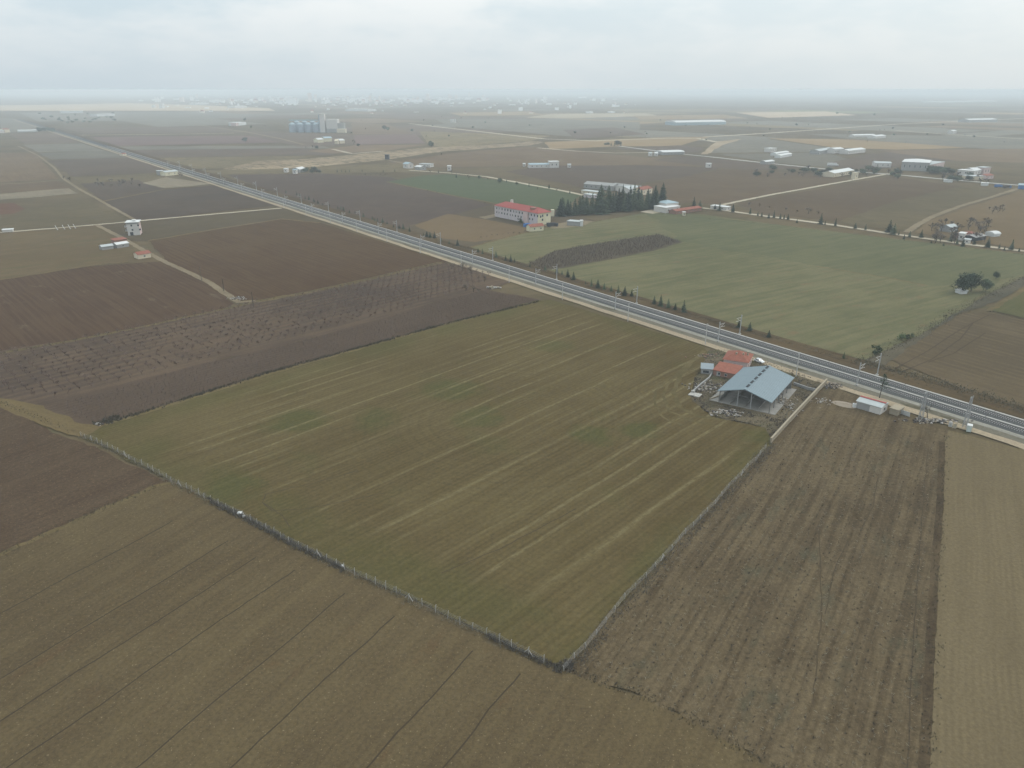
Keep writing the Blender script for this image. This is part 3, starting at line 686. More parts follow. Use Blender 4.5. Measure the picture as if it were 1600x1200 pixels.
# small conifers planted in a row along the far side of the railway
pts = [(447, 301, 4), (464, 305, 5), (468, 307, 5), (477, 311, 4), (483, 312, 5), (490, 315, 5), (492, 316, 4), (497, 318, 5), (504, 320, 3), (515, 322, 3), (528, 326, 4), (533, 327, 5), (537, 329, 6), (546, 333, 5),
       (555, 333, 4), (568, 339, 6), (582, 343, 5), (586, 345, 5), (590, 346, 6), (598, 348, 7), (605, 350, 4), (615, 355, 4), (620, 356, 5), (624, 357, 6), (630, 358, 8), (640, 362, 7), (662, 369, 5), (667, 370, 8), (672, 371, 8),
       (679, 372, 9), (690, 377, 5), (702, 381, 5), (715, 384, 9), (747, 394, 6), (754, 397, 8), (775, 402, 9), (790, 407, 7), (798, 409, 10), (804, 410, 6), (828, 417, 5), (852, 422, 7), (870, 427, 9), (878, 429, 6), (887, 433, 11),
       (896, 437, 11), (915, 444, 5), (924, 447, 10), (934, 450, 12), (944, 452, 9), (955, 455, 8), (966, 458, 11), (976, 462, 13), (987, 463, 10), (1022, 475, 11), (1032, 478, 15), (1044, 481, 13), (1055, 484, 9), (1068, 488, 17), (1154, 512, 12), (1171, 517, 12), (1201, 527, 10), (1318, 560, 9)]
for i, (px, py, h) in enumerate(reversed(pts)):
    p = at(px, py); hh = tall(px, py, py - h * 1.15)
    plant(CON[i % 4], p, hh, 'small dark conifer beside the far edge of the railway, %s from the right' % nth(i), 'tree', 'conifers planted along the railway', sq=R.uniform(1.1, 1.6))
# conifers along the country road beyond the green field
pts = [(1084, 322, 13), (1093, 326, 12), (1117, 327, 8), (1124, 329, 12), (1145, 331, 11), (1172, 334, 8), (1184, 337, 6), (1190, 338, 6), (1201, 341, 7), (1209, 340, 10), (1219, 342, 8), (1225, 342, 6), (1231, 343, 8), (1245, 348, 5), (1282, 350, 15), (1289, 351, 6),
       (1305, 353, 11), (1336, 357, 8), (1352, 359, 8), (1389, 363, 17), (1396, 366, 15), (1404, 367, 6), (1412, 374, 7), (1421, 370, 8), (1439, 371, 11), (1455, 380, 4), (1474, 384, 5), (1485, 377, 14), (1495, 382, 8), (1504, 385, 11), (1522, 382, 9), (1543, 386, 14), (1561, 388, 7), (1569, 391, 6), (1580, 390, 14), (1592, 393, 5)]
for i, (px, py, h) in enumerate(pts):
    plant((CON + TALL)[i % 6], at(px, py), tall(px, py, py - h * 1.15), 'dark conifer along the pale road beyond the green field, %s from the left' % nth(i), 'tree', 'conifers along the country road', sq=R.uniform(1.1, 1.6))
for i, (px, py, h) in enumerate([(1170, 321, 7), (1187, 323, 6), (1202, 325, 4), (1227, 329, 6), (1245, 332, 5), (1263, 334, 12), (1278, 335, 7)]):
    plant(BARE[i % 4], at(px, py), tall(px, py, py - h), 'leafless grey tree behind the pale road, %s from the left' % nth(i), 'tree', 'bare trees behind the country road', sq=1.5)
# grove
poly = [(872, 338), (1000, 331), (1037, 325), (1037, 315), (985, 313), (900, 322), (872, 330)]
fixed = [(880, 336, 27), (938, 333, 44), (950, 330, 40), (966, 330, 36), (1034, 326, 40), (1022, 327, 36), (1012, 327, 26), (990, 327, 40), (972, 329, 40), (1000, 328, 30), (915, 335, 28), (898, 336, 26), (925, 334, 32), (957, 331, 30), (980, 330, 30)]
gl = []
for px, py, h in fixed: gl.append((px, py, h))
while len(gl) < 52:
    px, py = R.uniform(874, 1036), R.uniform(314, 338)
    lo = 339 - (px - 872) * .078; hi = 329 - (px - 872) * .09
    if hi < py < lo: gl.append((px, py, R.uniform(19, 31)))
for i, (px, py, h) in enumerate(sorted(gl)):
    plant(TALL[i % 4], at(px, py), tall(px, py, py - h), 'dark conifer in the dense grove right of the red-roofed block, %s from the left' % nth(i), 'tree', 'conifers of the grove', sq=R.uniform(1.25, 1.8))
# four broad pines and bushes at the right
for i, (px, py, h, l) in enumerate([(1502, 458, 29, 'broad green pine, left of the touching pair above a small white hut'), (1517, 455, 27, 'broad dark pine, right of the touching pair near a small white hut'),
                                    (1540, 456, 19, 'broad low pine beside the scrub strip, right of the touching pair'), (1556, 436, 11, 'small round pine farthest back in the pine group by the scrub strip')]):
    plant(PINE[i % 3], at(px, py), tall(px, py, py - h * 1.12), l, 'tree', sq=.82)
for i, (px, py, h) in enumerate([(1371, 553, 13), (1408, 531, 10), (1417, 529, 7), (1425, 526, 5), (1454, 508, 6), (1477, 500, 11), (1482, 499, 8)]):
    plant((BUSH + CON)[i % 2] if i < 4 else DARKB[i % 3], at(px, py), tall(px, py, py - h), 'small bush on the grey scrub strip beyond the railway, %s from the left' % nth(i), 'shrub', 'bushes on the scrub strip', sq=1.0)
plant(DARKB[0], at(1449, 653), 6.5, 'leafless spreading bush in front of the tracks beside a lattice mast', 'shrub', sq=1.0)
t = thing('slender_tree', 'tall slender tree with a sparse green top in front of the tracks', 'tree', at(1374, 622))
MB().tube((0, 0, 0), (.2, 0, 5), .16, .12, 7).tube((.2, 0, 5), (.3, .1, 9), .12, .03, 6).build('trunk', m_bark, t)
cr = MB()
for i in range(260):
    z = R.uniform(3.6, 9.0); rr = (1.1 + .5 * math.sin(z * 2)) * R.random() ** .5 * (1.5 if z < 6 else .9); a = R.uniform(0, 6.28); c = Vector((.25 + rr * math.cos(a) + (.8 if z < 6 else 0), rr * math.sin(a), z))
    e = Vector((R.gauss(0, 1), R.gauss(0, 1), R.gauss(0, .5))).normalized() * .32; k = e.cross(Vector((0, 0, 1))).normalized() * .16
    cr.add([c - e, c - k, c + e, c + k], [(0, 1, 2, 3)])
cr.build('crown', m_pine, t)
for i, (px, py, h, q) in enumerate([(332, 785, 14, 1.0), (452, 851, 9, 1.3), (467, 858, 10, 1.3), (482, 866, 8, 1.2), (366, 800, 8, 1.0), (380, 806, 6, 1)]):
    plant(DARKB[i % 3], at(px, py), tall(px, py, py - h), 'dark leafless shrub growing into the long wire fence, %s from the left' % nth([0, 3, 4, 5, 1, 2][i]), 'shrub', 'shrubs in the wire fence', sq=q)
for i, (px, py, h) in enumerate([(1020, 886, 7), (893, 1035, 6), (740, 456, 13), (728, 455, 15), (757, 440, 11), (706, 420, 10), (723, 424, 16), (736, 427, 14), (748, 458, 9)]):
    plant(BARE[i % 4] if i > 1 else DARKB[i % 3], at(px, py), tall(px, py, py - h), ['scraggly shrub on the right-hand field boundary', 'dry shrub at the near corner of the fence'][i] if i < 2 else 'leafless tree at the railway end of the orchard, %s from the left' % nth([4, 2, 6, 0, 1, 3, 5][i - 2]), 'tree' if i > 1 else 'shrub',
          'bare trees at the orchard end' if i > 1 else None, sq=1.4)

# orchard: individual trees for the part that shows largest, the rest as one mass
oa, ob = ORCH_A, ORCH_B
ex = (ob - oa).normalized(); ey = Vector((ex.y, -ex.x, 0))
quad = [(-170, 580), (0, 551), (130, 531), (240, 509), (350, 485), (480, 460), (640, 424), (690, 413), (765, 430), (735, 455), (690, 465), (600, 494), (500, 520), (425, 539), (300, 568), (92, 622), (0, 618), (-120, 572)]
Q = [at(*p) for p in quad]
def inside(p, poly):
    c = False; j = len(poly) - 1
    for i in range(len(poly)):
        a, b = poly[i], poly[j]
        if (a.y > p.y) != (b.y > p.y) and p.x < (b.x - a.x) * (p.y - a.y) / (b.y - a.y) + a.x: c = not c
        j = i
    return c
cand = []
for i in range(-60, 160):
    for j in range(-8, 40):
        p = oa + ex * (i * 4.3) + ey * (j * 5.0) + Vector((R.gauss(0, .18), R.gauss(0, .18), 0))
        if inside(p, Q) and R.random() < .97: cand.append(p)
cand.sort(key=lambda p: p.length + (400 if abs(p.x / max(p.y, 1)) > .72 else 0))
print('orchard', len(cand))
for i, p in enumerate(cand[:300]):
    plant(ORCH[i % 5], p, R.uniform(2.7, 3.5), 'small leafless fruit tree in the nearer rows of the orchard', 'fruit tree', 'fruit trees in the orchard rows', sq=R.uniform(1.2, 1.55))
def scatter(name, items, protos, kind='stuff', parent=None):
    """many copies of small meshes joined into one object; items: (pos, rz, sx, sz, proto index)"""
    import numpy as np
    V, F, base = [], [], 0
    data = []
    for me in protos:
        v = np.empty(len(me.vertices) * 3); me.vertices.foreach_get('co', v)
        data.append((v.reshape(-1, 3), [tuple(p.vertices) for p in me.polygons]))
    for p, rz, sxy, sz, k in items:
        v, f = data[k]; c, s = math.cos(rz), math.sin(rz)
        w = np.empty_like(v); w[:, 0] = (v[:, 0] * c - v[:, 1] * s) * sxy + p[0]; w[:, 1] = (v[:, 0] * s + v[:, 1] * c) * sxy + p[1]; w[:, 2] = v[:, 2] * sz + p[2]
        V.append(w); F += [tuple(i + base for i in q) for q in f]; base += len(v)
    me = bpy.data.meshes.new(name); me.from_pydata(np.concatenate(V).tolist(), [], F); me.materials.append(protos[0].materials[0])
    return link(name, me, parent, kind)
lite = []
for k in range(4):
    tk, tw = bare_parts(rc, 1.0, 2, .8, .018, .012)
    mb = MB(); mb.add(tw.v, tw.f); mb.tube((0, 0, 0), (0, 0, .4), .035, .02, 3, cap=False)
    lite.append(mb.mesh('fruit_tree_far', m_redtwig))
if len(cand) > 300:
    o = scatter('orchard_trees', [(p, R.uniform(0, 6.28), R.uniform(3.6, 4.8), R.uniform(2.7, 3.5), R.randrange(4)) for p in cand[300:]], lite)
    tag(o, 'leafless fruit trees filling the farther rows of the orchard', 'fruit trees')
# vines: knotty stumps with a few canes
vine = []
for k in range(4):
    mb = MB(); mb.tube((0, 0, 0), (0, 0, .5), .05, .04, 3, cap=False)
    for _ in range(7):
        a = R.uniform(0, 6.28); s = Vector((0, 0, .45)); e = Vector((math.cos(a) * R.uniform(.3, .75), math.sin(a) * R.uniform(.3, .6), R.uniform(.5, 1.0))); kx = Vector((-math.sin(a), math.cos(a), .3)) * .04
        mb.add([s - kx, s + kx, e + kx * .3, e - kx * .3], [(0, 1, 2, 3)])
    vine.append(mb.mesh('vine', m_vine))
def vines(poly, ang, dr, ds, label, big=1.0):
    P = [at(*p) for p in poly]; c = sum(P, Vector()) / len(P); u = Vector((math.cos(ang), math.sin(ang), 0)); v = Vector((-u.y, u.x, 0)); L = max((p - c).length for p in P)
    it = []
    for j in range(int(-L / dr), int(L / dr) + 1):
        for i in range(int(-L / ds), int(L / ds) + 1):
            p = c + u * (i * ds + R.uniform(-.65, .65)) + v * (j * dr + R.gauss(0, .08))
            if inside(p, P) and R.random() < .92: it.append((p, R.uniform(0, 6.28), R.uniform(1.0, 1.6) * big, R.uniform(.8, 1.3) * big, R.randrange(4)))
    print('vines', len(it))
    o = scatter('vineyard_rows', it, vine); tag(o, label, 'vines')
vines([(88, 634), (300, 575), (425, 546), (500, 527), (600, 500), (690, 471), (755, 455), (835, 468), (700, 503), (560, 541), (420, 580), (165, 659), (130, 660)], ORCH_ANG, 2.3, 1.3, 'rows of bare vines in the dark strip between orchard and sown field')
vines([(826, 412), (870, 392), (960, 377), (1030, 367), (1064, 378), (1020, 391), (950, 405), (880, 418), (847, 421)], bearing((845, 422), (1022, 392)), 2.8, 1.6, 'rows of bare vines in the dark patch on the green field', 1.6)

# tufts of dead grass, weeds and stubble
tuft = []
for mt in (m_straw, m_weed, m_brush):
    grp = []
    for k in range(4):
        mb = MB()
        for _ in range(6):
            a = R.uniform(0, 6.28); q = R.uniform(0, .25); b = Vector((q * math.cos(a), q * math.sin(a), 0)); e = b + Vector((R.gauss(0, .3), R.gauss(0, .3), R.uniform(.5, 1.0))); kx = Vector((-math.sin(a), math.cos(a), 0)) * .07
            mb.add([b - kx, b + kx, e], [(0, 1, 2)])
        grp.append(mb.mesh('tuft', mt))
    tuft.append(grp)
def along(pts, wd, n, h0, h1, bias=0.0):
    P = [at(*p) for p in pts]; Ls = [(b - a).length for a, b in zip(P, P[1:])]; T = sum(Ls); out = []
    for _ in range(n):
        d = R.random() * T; i = 0
        while d > Ls[i] and i < len(Ls) - 1: d -= Ls[i]; i += 1
        a, b = P[i], P[i + 1]; dr = (b - a).normalized(); q = a + dr * d + Vector((-dr.y, dr.x, 0)) * (R.gauss(0, wd / 2) + bias)
        k = .55 + .45 * math.sin(q.x * .13 + q.y * .17) * math.sin(q.x * .05 + 1)
        if R.random() < .35 + .65 * k: out.append((q, R.uniform(0, 6.28), R.uniform(.5, 1.3) * (h1 + h0) * .6, R.uniform(h0, h1), R.randrange(4)))
    return out
FENCE = [(128, 681), (185, 708), (240, 737), (290, 764), (330, 784), (380, 808), (440, 841), (540, 891), (620, 928), (700, 966), (760, 992), (800, 1012), (850, 1035), (880, 1047)]
RIGHTB = [(880, 1047), (915, 1012), (960, 955), (1010, 902), (1060, 846), (1105, 800), (1150, 752), (1205, 692)]
o = scatter('dead_weeds', along(FENCE, 1.1, 2600, .25, .8), tuft[1]); tag(o, 'dead weeds along the foot of the long wire fence', 'weeds')
o = scatter('dark_brush', along(FENCE[4:8], .9, 900, .4, 1.1) + along(FENCE[:3], .6, 200, .3, .7) + along(FENCE[-4:], .8, 420, .3, .9), tuft[2]); tag(o, 'dark brushwood tangled in the long wire fence', 'brush')
o = scatter('dead_weeds', along(RIGHTB, 1.6, 1500, .15, .6), tuft[1]); tag(o, 'dead weeds in a band between sown and stubbly field', 'weeds')
o = scatter('dark_brush', along(RIGHTB, 1.7, 2300, .15, .6, -.9) + along([(893, 1035), (880, 1046), (868, 1040)], 1.2, 160, .4, .9), tuft[2]); tag(o, 'dark brushwood band between sown and stubbly field', 'brush')
o = scatter('dry_hedge', along([(165, 662), (420, 582), (560, 544), (700, 505), (842, 471)], 1.3, 2400, .4, 1.2) + along([(150, 664), (170, 655), (185, 650)], 2, 160, .5, 1.2), tuft[1]); tag(o, 'low ragged hedge of weeds between vines and sown field', 'weeds')
o = scatter('verge_scrub', along([(1600, 645), (1500, 612), (1400, 585), (1330, 566)], 5, 2200, .3, .9, -3) + along([(1330, 566), (1100, 499), (860, 428), (700, 382)], 2.6, 2200, .25, .8, -1.5), tuft[1]); tag(o, 'withered scrub on the far verge of the railway', 'scrub')
o = scatter('reed_scrub', along([(1352, 562), (1440, 520), (1510, 478), (1600, 432)], 4, 2400, .25, .7), tuft[1]); tag(o, 'grey dead scrub in the strip between the right-hand fields', 'scrub')
bl = []
for L_, n_ in (([(0, 867), (130, 808), (250, 757)], 380), ([(-60, 563), (130, 529), (240, 507), (350, 483), (400, 471), (480, 457), (560, 440), (640, 421), (690, 410)], 1300), ([(232, 376), (440, 342), (500, 348)], 300), ([(-60, 446), (140, 415), (250, 405)], 300),
              ([(240, 402), (330, 443), (372, 472)], 260), ([(880, 1046), (1010, 1088), (1100, 1135), (1260, 1230)], 420), ([(1476, 680), (1466, 900), (1452, 1200)], 500), ([(0, 628), (60, 652), (130, 684)], 200), ([(735, 386), (862, 353), (930, 346), (1010, 333)], 500), ([(1010, 333), (1200, 350), (1400, 374), (1600, 398)], 900), ([(1545, 486), (1600, 499), (1700, 520)], 400)):
    bl += along(L_, 1.5, n_, .2, .6)
o = scatter('boundary_weeds', bl, tuft[1]); tag(o, 'thin dead weeds along the borders between the fields', 'weeds')
it = []
ud = Vector((math.cos(D_ANG), math.sin(D_ANG), 0)); vd = Vector((-ud.y, ud.x, 0)); c0 = at(1200, 900)
PD = [at(*p) for p in [(892, 1046), (1012, 912), (1205, 700), (1270, 650), (1466, 690), (1456, 900), (1442, 1200), (1430, 1420), (1300, 1240), (1100, 1130), (1010, 1084), (940, 1062)]]
for j in range(-60, 60):
    for i in range(-140, 170):
        p = c0 + ud * (i * .8 + R.uniform(-.4, .4)) + vd * (j * 1.75 + R.gauss(0, .28))
        dens = .5 + .5 * math.sin(p.x * .11 + 2 * math.sin(p.y * .05)) * math.sin(j * 1.9 + p.y * .02)
        if R.random() < .25 + .7 * dens and inside(p, PD): it.append((p, R.uniform(0, 6.28), R.uniform(.4, 1.0), R.uniform(.14, .42), R.randrange(4)))
print('stubble', len(it))
h = int(len(it) * .62); R.shuffle(it)
o = scatter('maize_stubble', it[:h], tuft[0]); tag(o, 'straw stubble in rows on the brown field right of the fence', 'stubble')
o = scatter('dark_weeds', it[h:], tuft[2]); tag(o, 'dark withered weeds in rows on the brown field right of the fence', 'weeds')

YP = [at(*p) for p in [(1112, 548), (1140, 545), (1150, 556), (1190, 562), (1288, 598), (1206, 686), (1196, 668), (1150, 659), (1110, 650), (1078, 622), (1086, 588)]]
for nm, lb, tf, k_ in (('yard_weeds', 'pale dead weeds growing over the farmyard', tuft[1], 1300), ('yard_brush', 'dark brush growing over the farmyard', tuft[2], 1500)):
    it = []
    while len(it) < k_:
        p = at(R.uniform(1075, 1292), R.uniform(544, 690)); n_ = math.sin(p.x * .35 + p.y * .2) * math.sin(p.y * .3 - p.x * .12) + .3 * math.sin(p.x * .9)
        bx_, by_ = p.x - 68.3, p.y - 232.7; lx, ly = bx_ * .82 - by_ * .57, bx_ * .57 + by_ * .82
        if inside(p, YP) and not (-.5 < lx < 22.4 and -.5 < ly < 26.8) and (n_ > .05) == (tf is tuft[2]): it.append((p, R.uniform(0, 6.28), R.uniform(.5, 1.3), R.uniform(.2, .7), R.randrange(4)))
    tag(scatter(nm, it, tf), lb, 'weeds')
# ---------------------------------------------------------------- fences and boundary wall
m_post = plain('fence_concrete', (.29, .28, .255), .12, 1.0)
m_fwire = plain('fence_wire', (.3, .3, .29), .1, 1, .6, .6)
def wire_fence(name, label, pts, step, h, brace_every, seed):
    rr = random.Random(seed)
    P = [at(*p) for p in pts]; t = thing(name, label, 'fence', P[0])
    o = Vector(P[0]); pm = MB(); pm.bar((0, 0, -.2), (0, 0, h - .25), .11, .11).bar((0, 0, h - .25), (.16, 0, h + .1), .10, .10); pm = pm.mesh('post', m_post)
    bm = MB().bar((0, 0, h * .75), (1.1, 0, 0), .12, .12).mesh('brace', m_post)
    wires = [MB() for _ in range(4)]; last = None; n = 0
    for a, b in zip(P, P[1:]):
        L = (b - a).length; k = max(1, round(L / step)); ang = math.atan2((b - a).y, (b - a).x)
        for i in range(k):
            q = a.lerp(b, i / k) + Vector((rr.gauss(0, .12), rr.gauss(0, .12), 0))
            p = link('post', pm, t); p.location = q - o; p.rotation_euler = (rr.gauss(0, .05), rr.gauss(0, .05), ang + math.pi / 2 + rr.gauss(0, .2)); p.scale = (1, 1, rr.uniform(.85, 1.08))
            if n % brace_every == brace_every - 1:
                for s in (0, math.pi):
                    z = link('brace', bm, t); z.location = q - o; z.rotation_euler = (0, 0, ang + s)
            if last is not None:
                for w_, zz in zip(wires, (.4, .8, 1.2, 1.55)): w_.tube(last - o + Vector((0, 0, zz)), q - o + Vector((0, 0, zz)), .012, .012, 3, cap=False)
            last = q; n += 1
    for w_ in wires: w_.build('wire', m_fwire, t)
    return t
wire_fence('wire_fence', 'long wire fence on concrete posts between sown field and drilled field', FENCE, 3.1, 1.75, 9, 5)
wire_fence('wire_fence', 'ragged wire fence tangled in dead weeds, right side of sown field', RIGHTB, 4.6, 1.25, 11, 6)
def wall_run(name, label, pts, wd, h, mat, panel=3.0):
    P = [at(*p) for p in pts]; t = thing(name, label, 'wall', P[0]); o = P[0].copy()
    for a, b in zip(P, P[1:]):
        L = (b - a).length; n = max(1, round(L / panel)); d = (b - a) / n; ang = math.atan2(d.y, d.x)
        body = MB().box(.02, d.length - .02, -wd / 2, wd / 2, -.2, h).mesh('panel', mat); cop = MB().box(0, d.length - .004, -wd / 2 - .06, wd / 2 + .06, h + .003, h + .12).mesh('coping', mat)
        for i in range(n):
            q = link('panel', body, t); q.location = a + d * i - o; q.rotation_euler = (0, 0, ang)
            q.scale = (1, 1, 1 + R.uniform(-.015, .015)); c = link('coping', cop, t); c.location = a + d * i - o + Vector((0, 0, R.uniform(0, .04))); c.rotation_euler = (0, 0, ang)
    return t
m_tanwall = plain('render_tan', (.27, .235, .175), .16, .5)
wall_run('boundary_wall', 'long pale tan wall running from the railway past the open barn', [(1204, 692), (1240, 652), (1270, 620), (1291, 598)], .45, 1.5, m_tanwall)
# ---------------------------------------------------------------- buildings
W = lambda n, c, **k: plain(n, tuple(v * .86 for v in c), .12, .35, **k)
m_white, m_cream, m_lilac, m_pink = W('wall_white', (.56, .54, .51)), W('wall_cream', (.60, .53, .40)), W('wall_lilac', (.52, .47, .49)), W('wall_pink', (.56, .44, .42))
m_grey, m_brick, m_yellow = W('wall_grey', (.30, .30, .29)), W('wall_brick', (.26, .15, .115)), W('wall_pale_yellow', (.62, .58, .42))
m_rred, m_rtile, m_rgrey, m_rwhite, m_rblue = W('roof_red', (.30, .085, .075)), plain('roof_tile', (.215, .085, .06), .35, .8), W('roof_grey', (.42, .45, .45)), W('roof_white', (.60, .61, .60)), W('roof_blue_grey', (.33, .42, .46))
m_glass, m_dark, m_frame = plain('window_glass', (.045, .055, .062), .1, 1, .15, 0, .5), W('dark_metal', (.05, .055, .06)), W('window_frame', (.55, .54, .52))
m_silo, m_blue = W('silo_steel', (.30, .36, .42)), W('blue_paint', (.06, .16, .36))
m_shedroof = plain('barn_sheet', (.16, .21, .235), .1, .5, .5, .0, .3)

def bldg(name, label, pa, pb, depth, h, wall=None, roofm=None, roof='gable', rise=1.6, over=.4, wins=(), cat='building', group=None, ze=None, end=None, chimney=None, ribs=0):
    """front foot line pa-pb (pixels), running back by depth; ze: the pixels mark the eaves at that height"""
    wall = wall or m_white; roofm = roofm or m_rgrey
    A = at(*pa) if ze is None else at(pa[0], pa[1], ze + GZ); B = at(*pb) if ze is None else at(pb[0], pb[1], ze + GZ)
    A.z = B.z = GZ - .05
    d = B - A; L = d.length; ang = math.atan2(d.y, d.x)
    if d.cross(A.lerp(B, .5)).z < 0: pass
    t = thing(name, label, cat, A, ang, group)
    b = MB(); b.box(0, L, 0, depth, 0, h)
    if roof == 'gable': b.prism([(0, h), (depth, h), (depth / 2, h + rise)], 0, .25) if False else None
    if roof == 'gable':                            # ridge along x; gable triangles close the ends
        for x0, x1 in ((0, .2), (L - .2, L)):
            b.add([(x0, 0, h), (x0, depth, h), (x0, depth / 2, h + rise - .06), (x1, 0, h), (x1, depth, h), (x1, depth / 2, h + rise - .06)], [(0, 2, 1), (3, 4, 5), (0, 3, 5, 2), (1, 2, 5, 4)])
    b.build('wall', wall, t)
    if end: MB().box(L + .004, L + .03, .02, depth - .02, 0, h - .02).build('end_wall', end, t)
    r = MB(); o = over; th = .12
    k = rise / (depth / 2)
    if roof == 'gable':
        ze_, zr = h - k * o + .05, h + rise + .05
        for y0, z0, y1, z1 in ((-o, ze_, depth / 2, zr), (depth + o, ze_, depth / 2, zr)):
            vs = [(-o, y0, z0), (L + o, y0, z0), (L + o, y1, z1), (-o, y1, z1)]
            vs += [(x, y, z + th) for x, y, z in vs]
            r.add(vs, [(0, 1, 2, 3), (7, 6, 5, 4), (0, 4, 5, 1), (1, 5, 6, 2), (2, 6, 7, 3), (3, 7, 4, 0)])
    elif roof == 'hip':
        i = min(depth / 2, L / 2 - .1)
        e = h + .04
        vs = [(-o, -o, e), (L + o, -o, e), (L + o, depth + o, e), (-o, depth + o, e), (i, depth / 2, e + rise), (L - i, depth / 2, e + rise)]
        r.add(vs, [(3, 2, 1, 0), (0, 1, 5, 4), (1, 2, 5), (2, 3, 4, 5), (3, 0, 4)])
    elif roof == 'shed':                           # low at the front, high at the back
        vs = [(-o, -o, h + .05), (L + o, -o, h + .05), (L + o, depth + o, h + rise + .05), (-o, depth + o, h + rise + .05)]
        vs += [(x, y, z + th) for x, y, z in vs]
        r.add(vs, [(3, 2, 1, 0), (4, 5, 6, 7), (0, 1, 5, 4), (1, 2, 6, 5), (2, 3, 7, 6), (3, 0, 4, 7)])
    elif roof == 'round':
        n = 10; pr = []
        for q in range(n + 1):
            a = math.pi * q / n; pr.append((depth / 2 - math.cos(a) * (depth / 2 + o), h + .03 + math.sin(a) * rise))
        vs = [(x, y, z) for x in (-o, L + o) for y, z in pr]; m_ = n + 1
        r.add(vs, [(q, m_ + q, m_ + q + 1, q + 1) for q in range(n)] + [tuple(range(m_)), tuple(range(2 * m_ - 1, m_ - 1, -1))])
    else:
        r.box(-o, L + o, -o, depth + o, h + .01, h + .30)
    rf = r.build('roof', roofm, t)
    if ribs:
        for q in range(ribs + 1):
            x = -o + .1 + (L + 2 * o - .2) * q / ribs
            MB().bar((x, -o, h - k * o + .2), (x, depth / 2, h + rise + .2), .12, .06).build('roof_rib', roofm, rf)
    if chimney:
        cx_, cy_, cs, ch = chimney; MB().box(cx_ - cs, cx_ + cs, cy_ - cs, cy_ + cs, h, h + ch).build('chimney', m_white, rf)
    for side, z0, hh, ww, n, x0, x1 in wins:
        for q in range(n):
            x = x0 + (x1 - x0) * (q + .5) / n
            fr = MB(); pn = MB()
            if side == 'f': fr.box(x - ww / 2 - .08, x + ww / 2 + .08, -.05, -.003, z0 - .08, z0 + hh + .08); pn.box(x - ww / 2, x + ww / 2, -.075, -.053, z0, z0 + hh)
            elif side == 'r': fr.box(L + .035, L + .08, x - ww / 2 - .08, x + ww / 2 + .08, z0 - .08, z0 + hh + .08); pn.box(L + .083, L + .105, x - ww / 2, x + ww / 2, z0, z0 + hh)
            else: fr.box(-.05, -.003, x - ww / 2 - .08, x + ww / 2 + .08, z0 - .08, z0 + hh + .08); pn.box(-.075, -.053, x - ww / 2, x + ww / 2, z0, z0 + hh)
            fo = fr.build('window', m_frame, t); pn.build('pane', m_glass, fo)
    t['len'] = L
    del t['len']
    return t, L

# --- farmyard in front of the railway
sheet('farmyard_ground', [(1110, 546), (1150, 542), (1200, 560), (1292, 598), (1206, 688), (1196, 668), (1150, 657), (1110, 648), (1080, 622), (1088, 588)],
      field_mat('yard_soil', .5, (.085, .076, .058), (.17, .15, .118), mid=2.4, big=1.0, streak=.6, weeds=(.068, .085, .045), weed_t=.5, specks=(.4, .28, .24), speck_t=.66), .8)
bo = at(1109.5, 625); bx = (at(1207.7, 647.5) - bo).normalized(); by = Vector((-bx.y, bx.x, 0)); bang = math.atan2(bx.y, bx.x)
barn = thing('open_barn', 'large open-sided steel barn under a pale blue-grey pitched roof', 'barn', bo, bang)
m_slab = plain('barn_concrete', (.235, .225, .205), .3, .4)
MB().box(-.3, 22.2, -.3, 26.5, -.3, .16).build('floor_slab', m_slab, barn)
X0, X1, XR, YF, YB, ZE, ZR = 2.5, 20.9, 11.7, -1.2, 26.4, 4.3, 6.9
for nm, xa, xb in (('roof_slope', X0, XR - .12), ('roof_slope', X1, XR + .12)):
    vs = [(xa, YF, ZE), (xb, YF, ZR), (xb, YB, ZR), (xa, YB, ZE)]; vs += [(x, y, z + .16) for x, y, z in vs]
    rs = MB().add(vs, [(0, 1, 2, 3), (7, 6, 5, 4), (0, 4, 5, 1), (1, 5, 6, 2), (2, 6, 7, 3), (3, 7, 4, 0)]).build(nm, m_shedroof, barn)
    rib = MB().bar((xa, 0, ZE + .19), (xb, 0, ZR + .19), .05, .05).mesh('sheet_seam', m_shedroof)
    for q in range(27): link('sheet_seam', rib, rs).location = (0, YF + .3 + q * 1.03, 0)
MB().box(XR - .35, XR + .35, YF + .02, YB - .02, ZR + .10, ZR + .24).build('ridge_cap', m_shedroof, barn)
for q in range(6):
    y = 1.0 + q * 4.3; MB().box(XR - .42, XR + .30, y, y + 2.6, ZR + .20, ZR + .42).build('ridge_vent', m_dark, barn)
zr = lambda x: ZE + (ZR - ZE) * (1 - abs(x - XR) / (XR - X0)) - .05
m_bsteel = plain('barn_steel', (.20, .20, .195), .1, .6, .5, .4, .3)
for y in (0, 5.2, 10.4, 15.6, 20.8, 25.8):
    for x in (3.2, 20.2): MB().box(x - .13, x + .13, y - .13, y + .13, .163, zr(x) - .3).build('column', m_bsteel, barn)
    rf = MB().bar((3.2, y, zr(3.2) - .2), (XR, y, ZR - .3), .16, .3).bar((20.2, y, zr(20.2) - .2), (XR, y, ZR - .3), .16, .3)
    rf.bar((3.2, y, zr(3.2) - .4), (20.2, y, zr(20.2) - .4), .10, .12); rf.build('rafter', m_bsteel, barn)
for x in (9.4, 13.9):
    for y in (0, 25.8): MB().box(x - .14, x + .14, y - .14, y + .14, .163, zr(x) - .2).build('column', m_galv, barn)
for x in (2.9, 7.0, 11.7, 16.3): MB().box(x - .12, x + .12, .4, 25.4, .163, .75 if x > 3 else 1.5).build('low_wall', m_slab, barn)
MB().box(3.3, 20.0, 25.9, 26.15, .163, 2.2).build('back_wall', m_grey, barn)
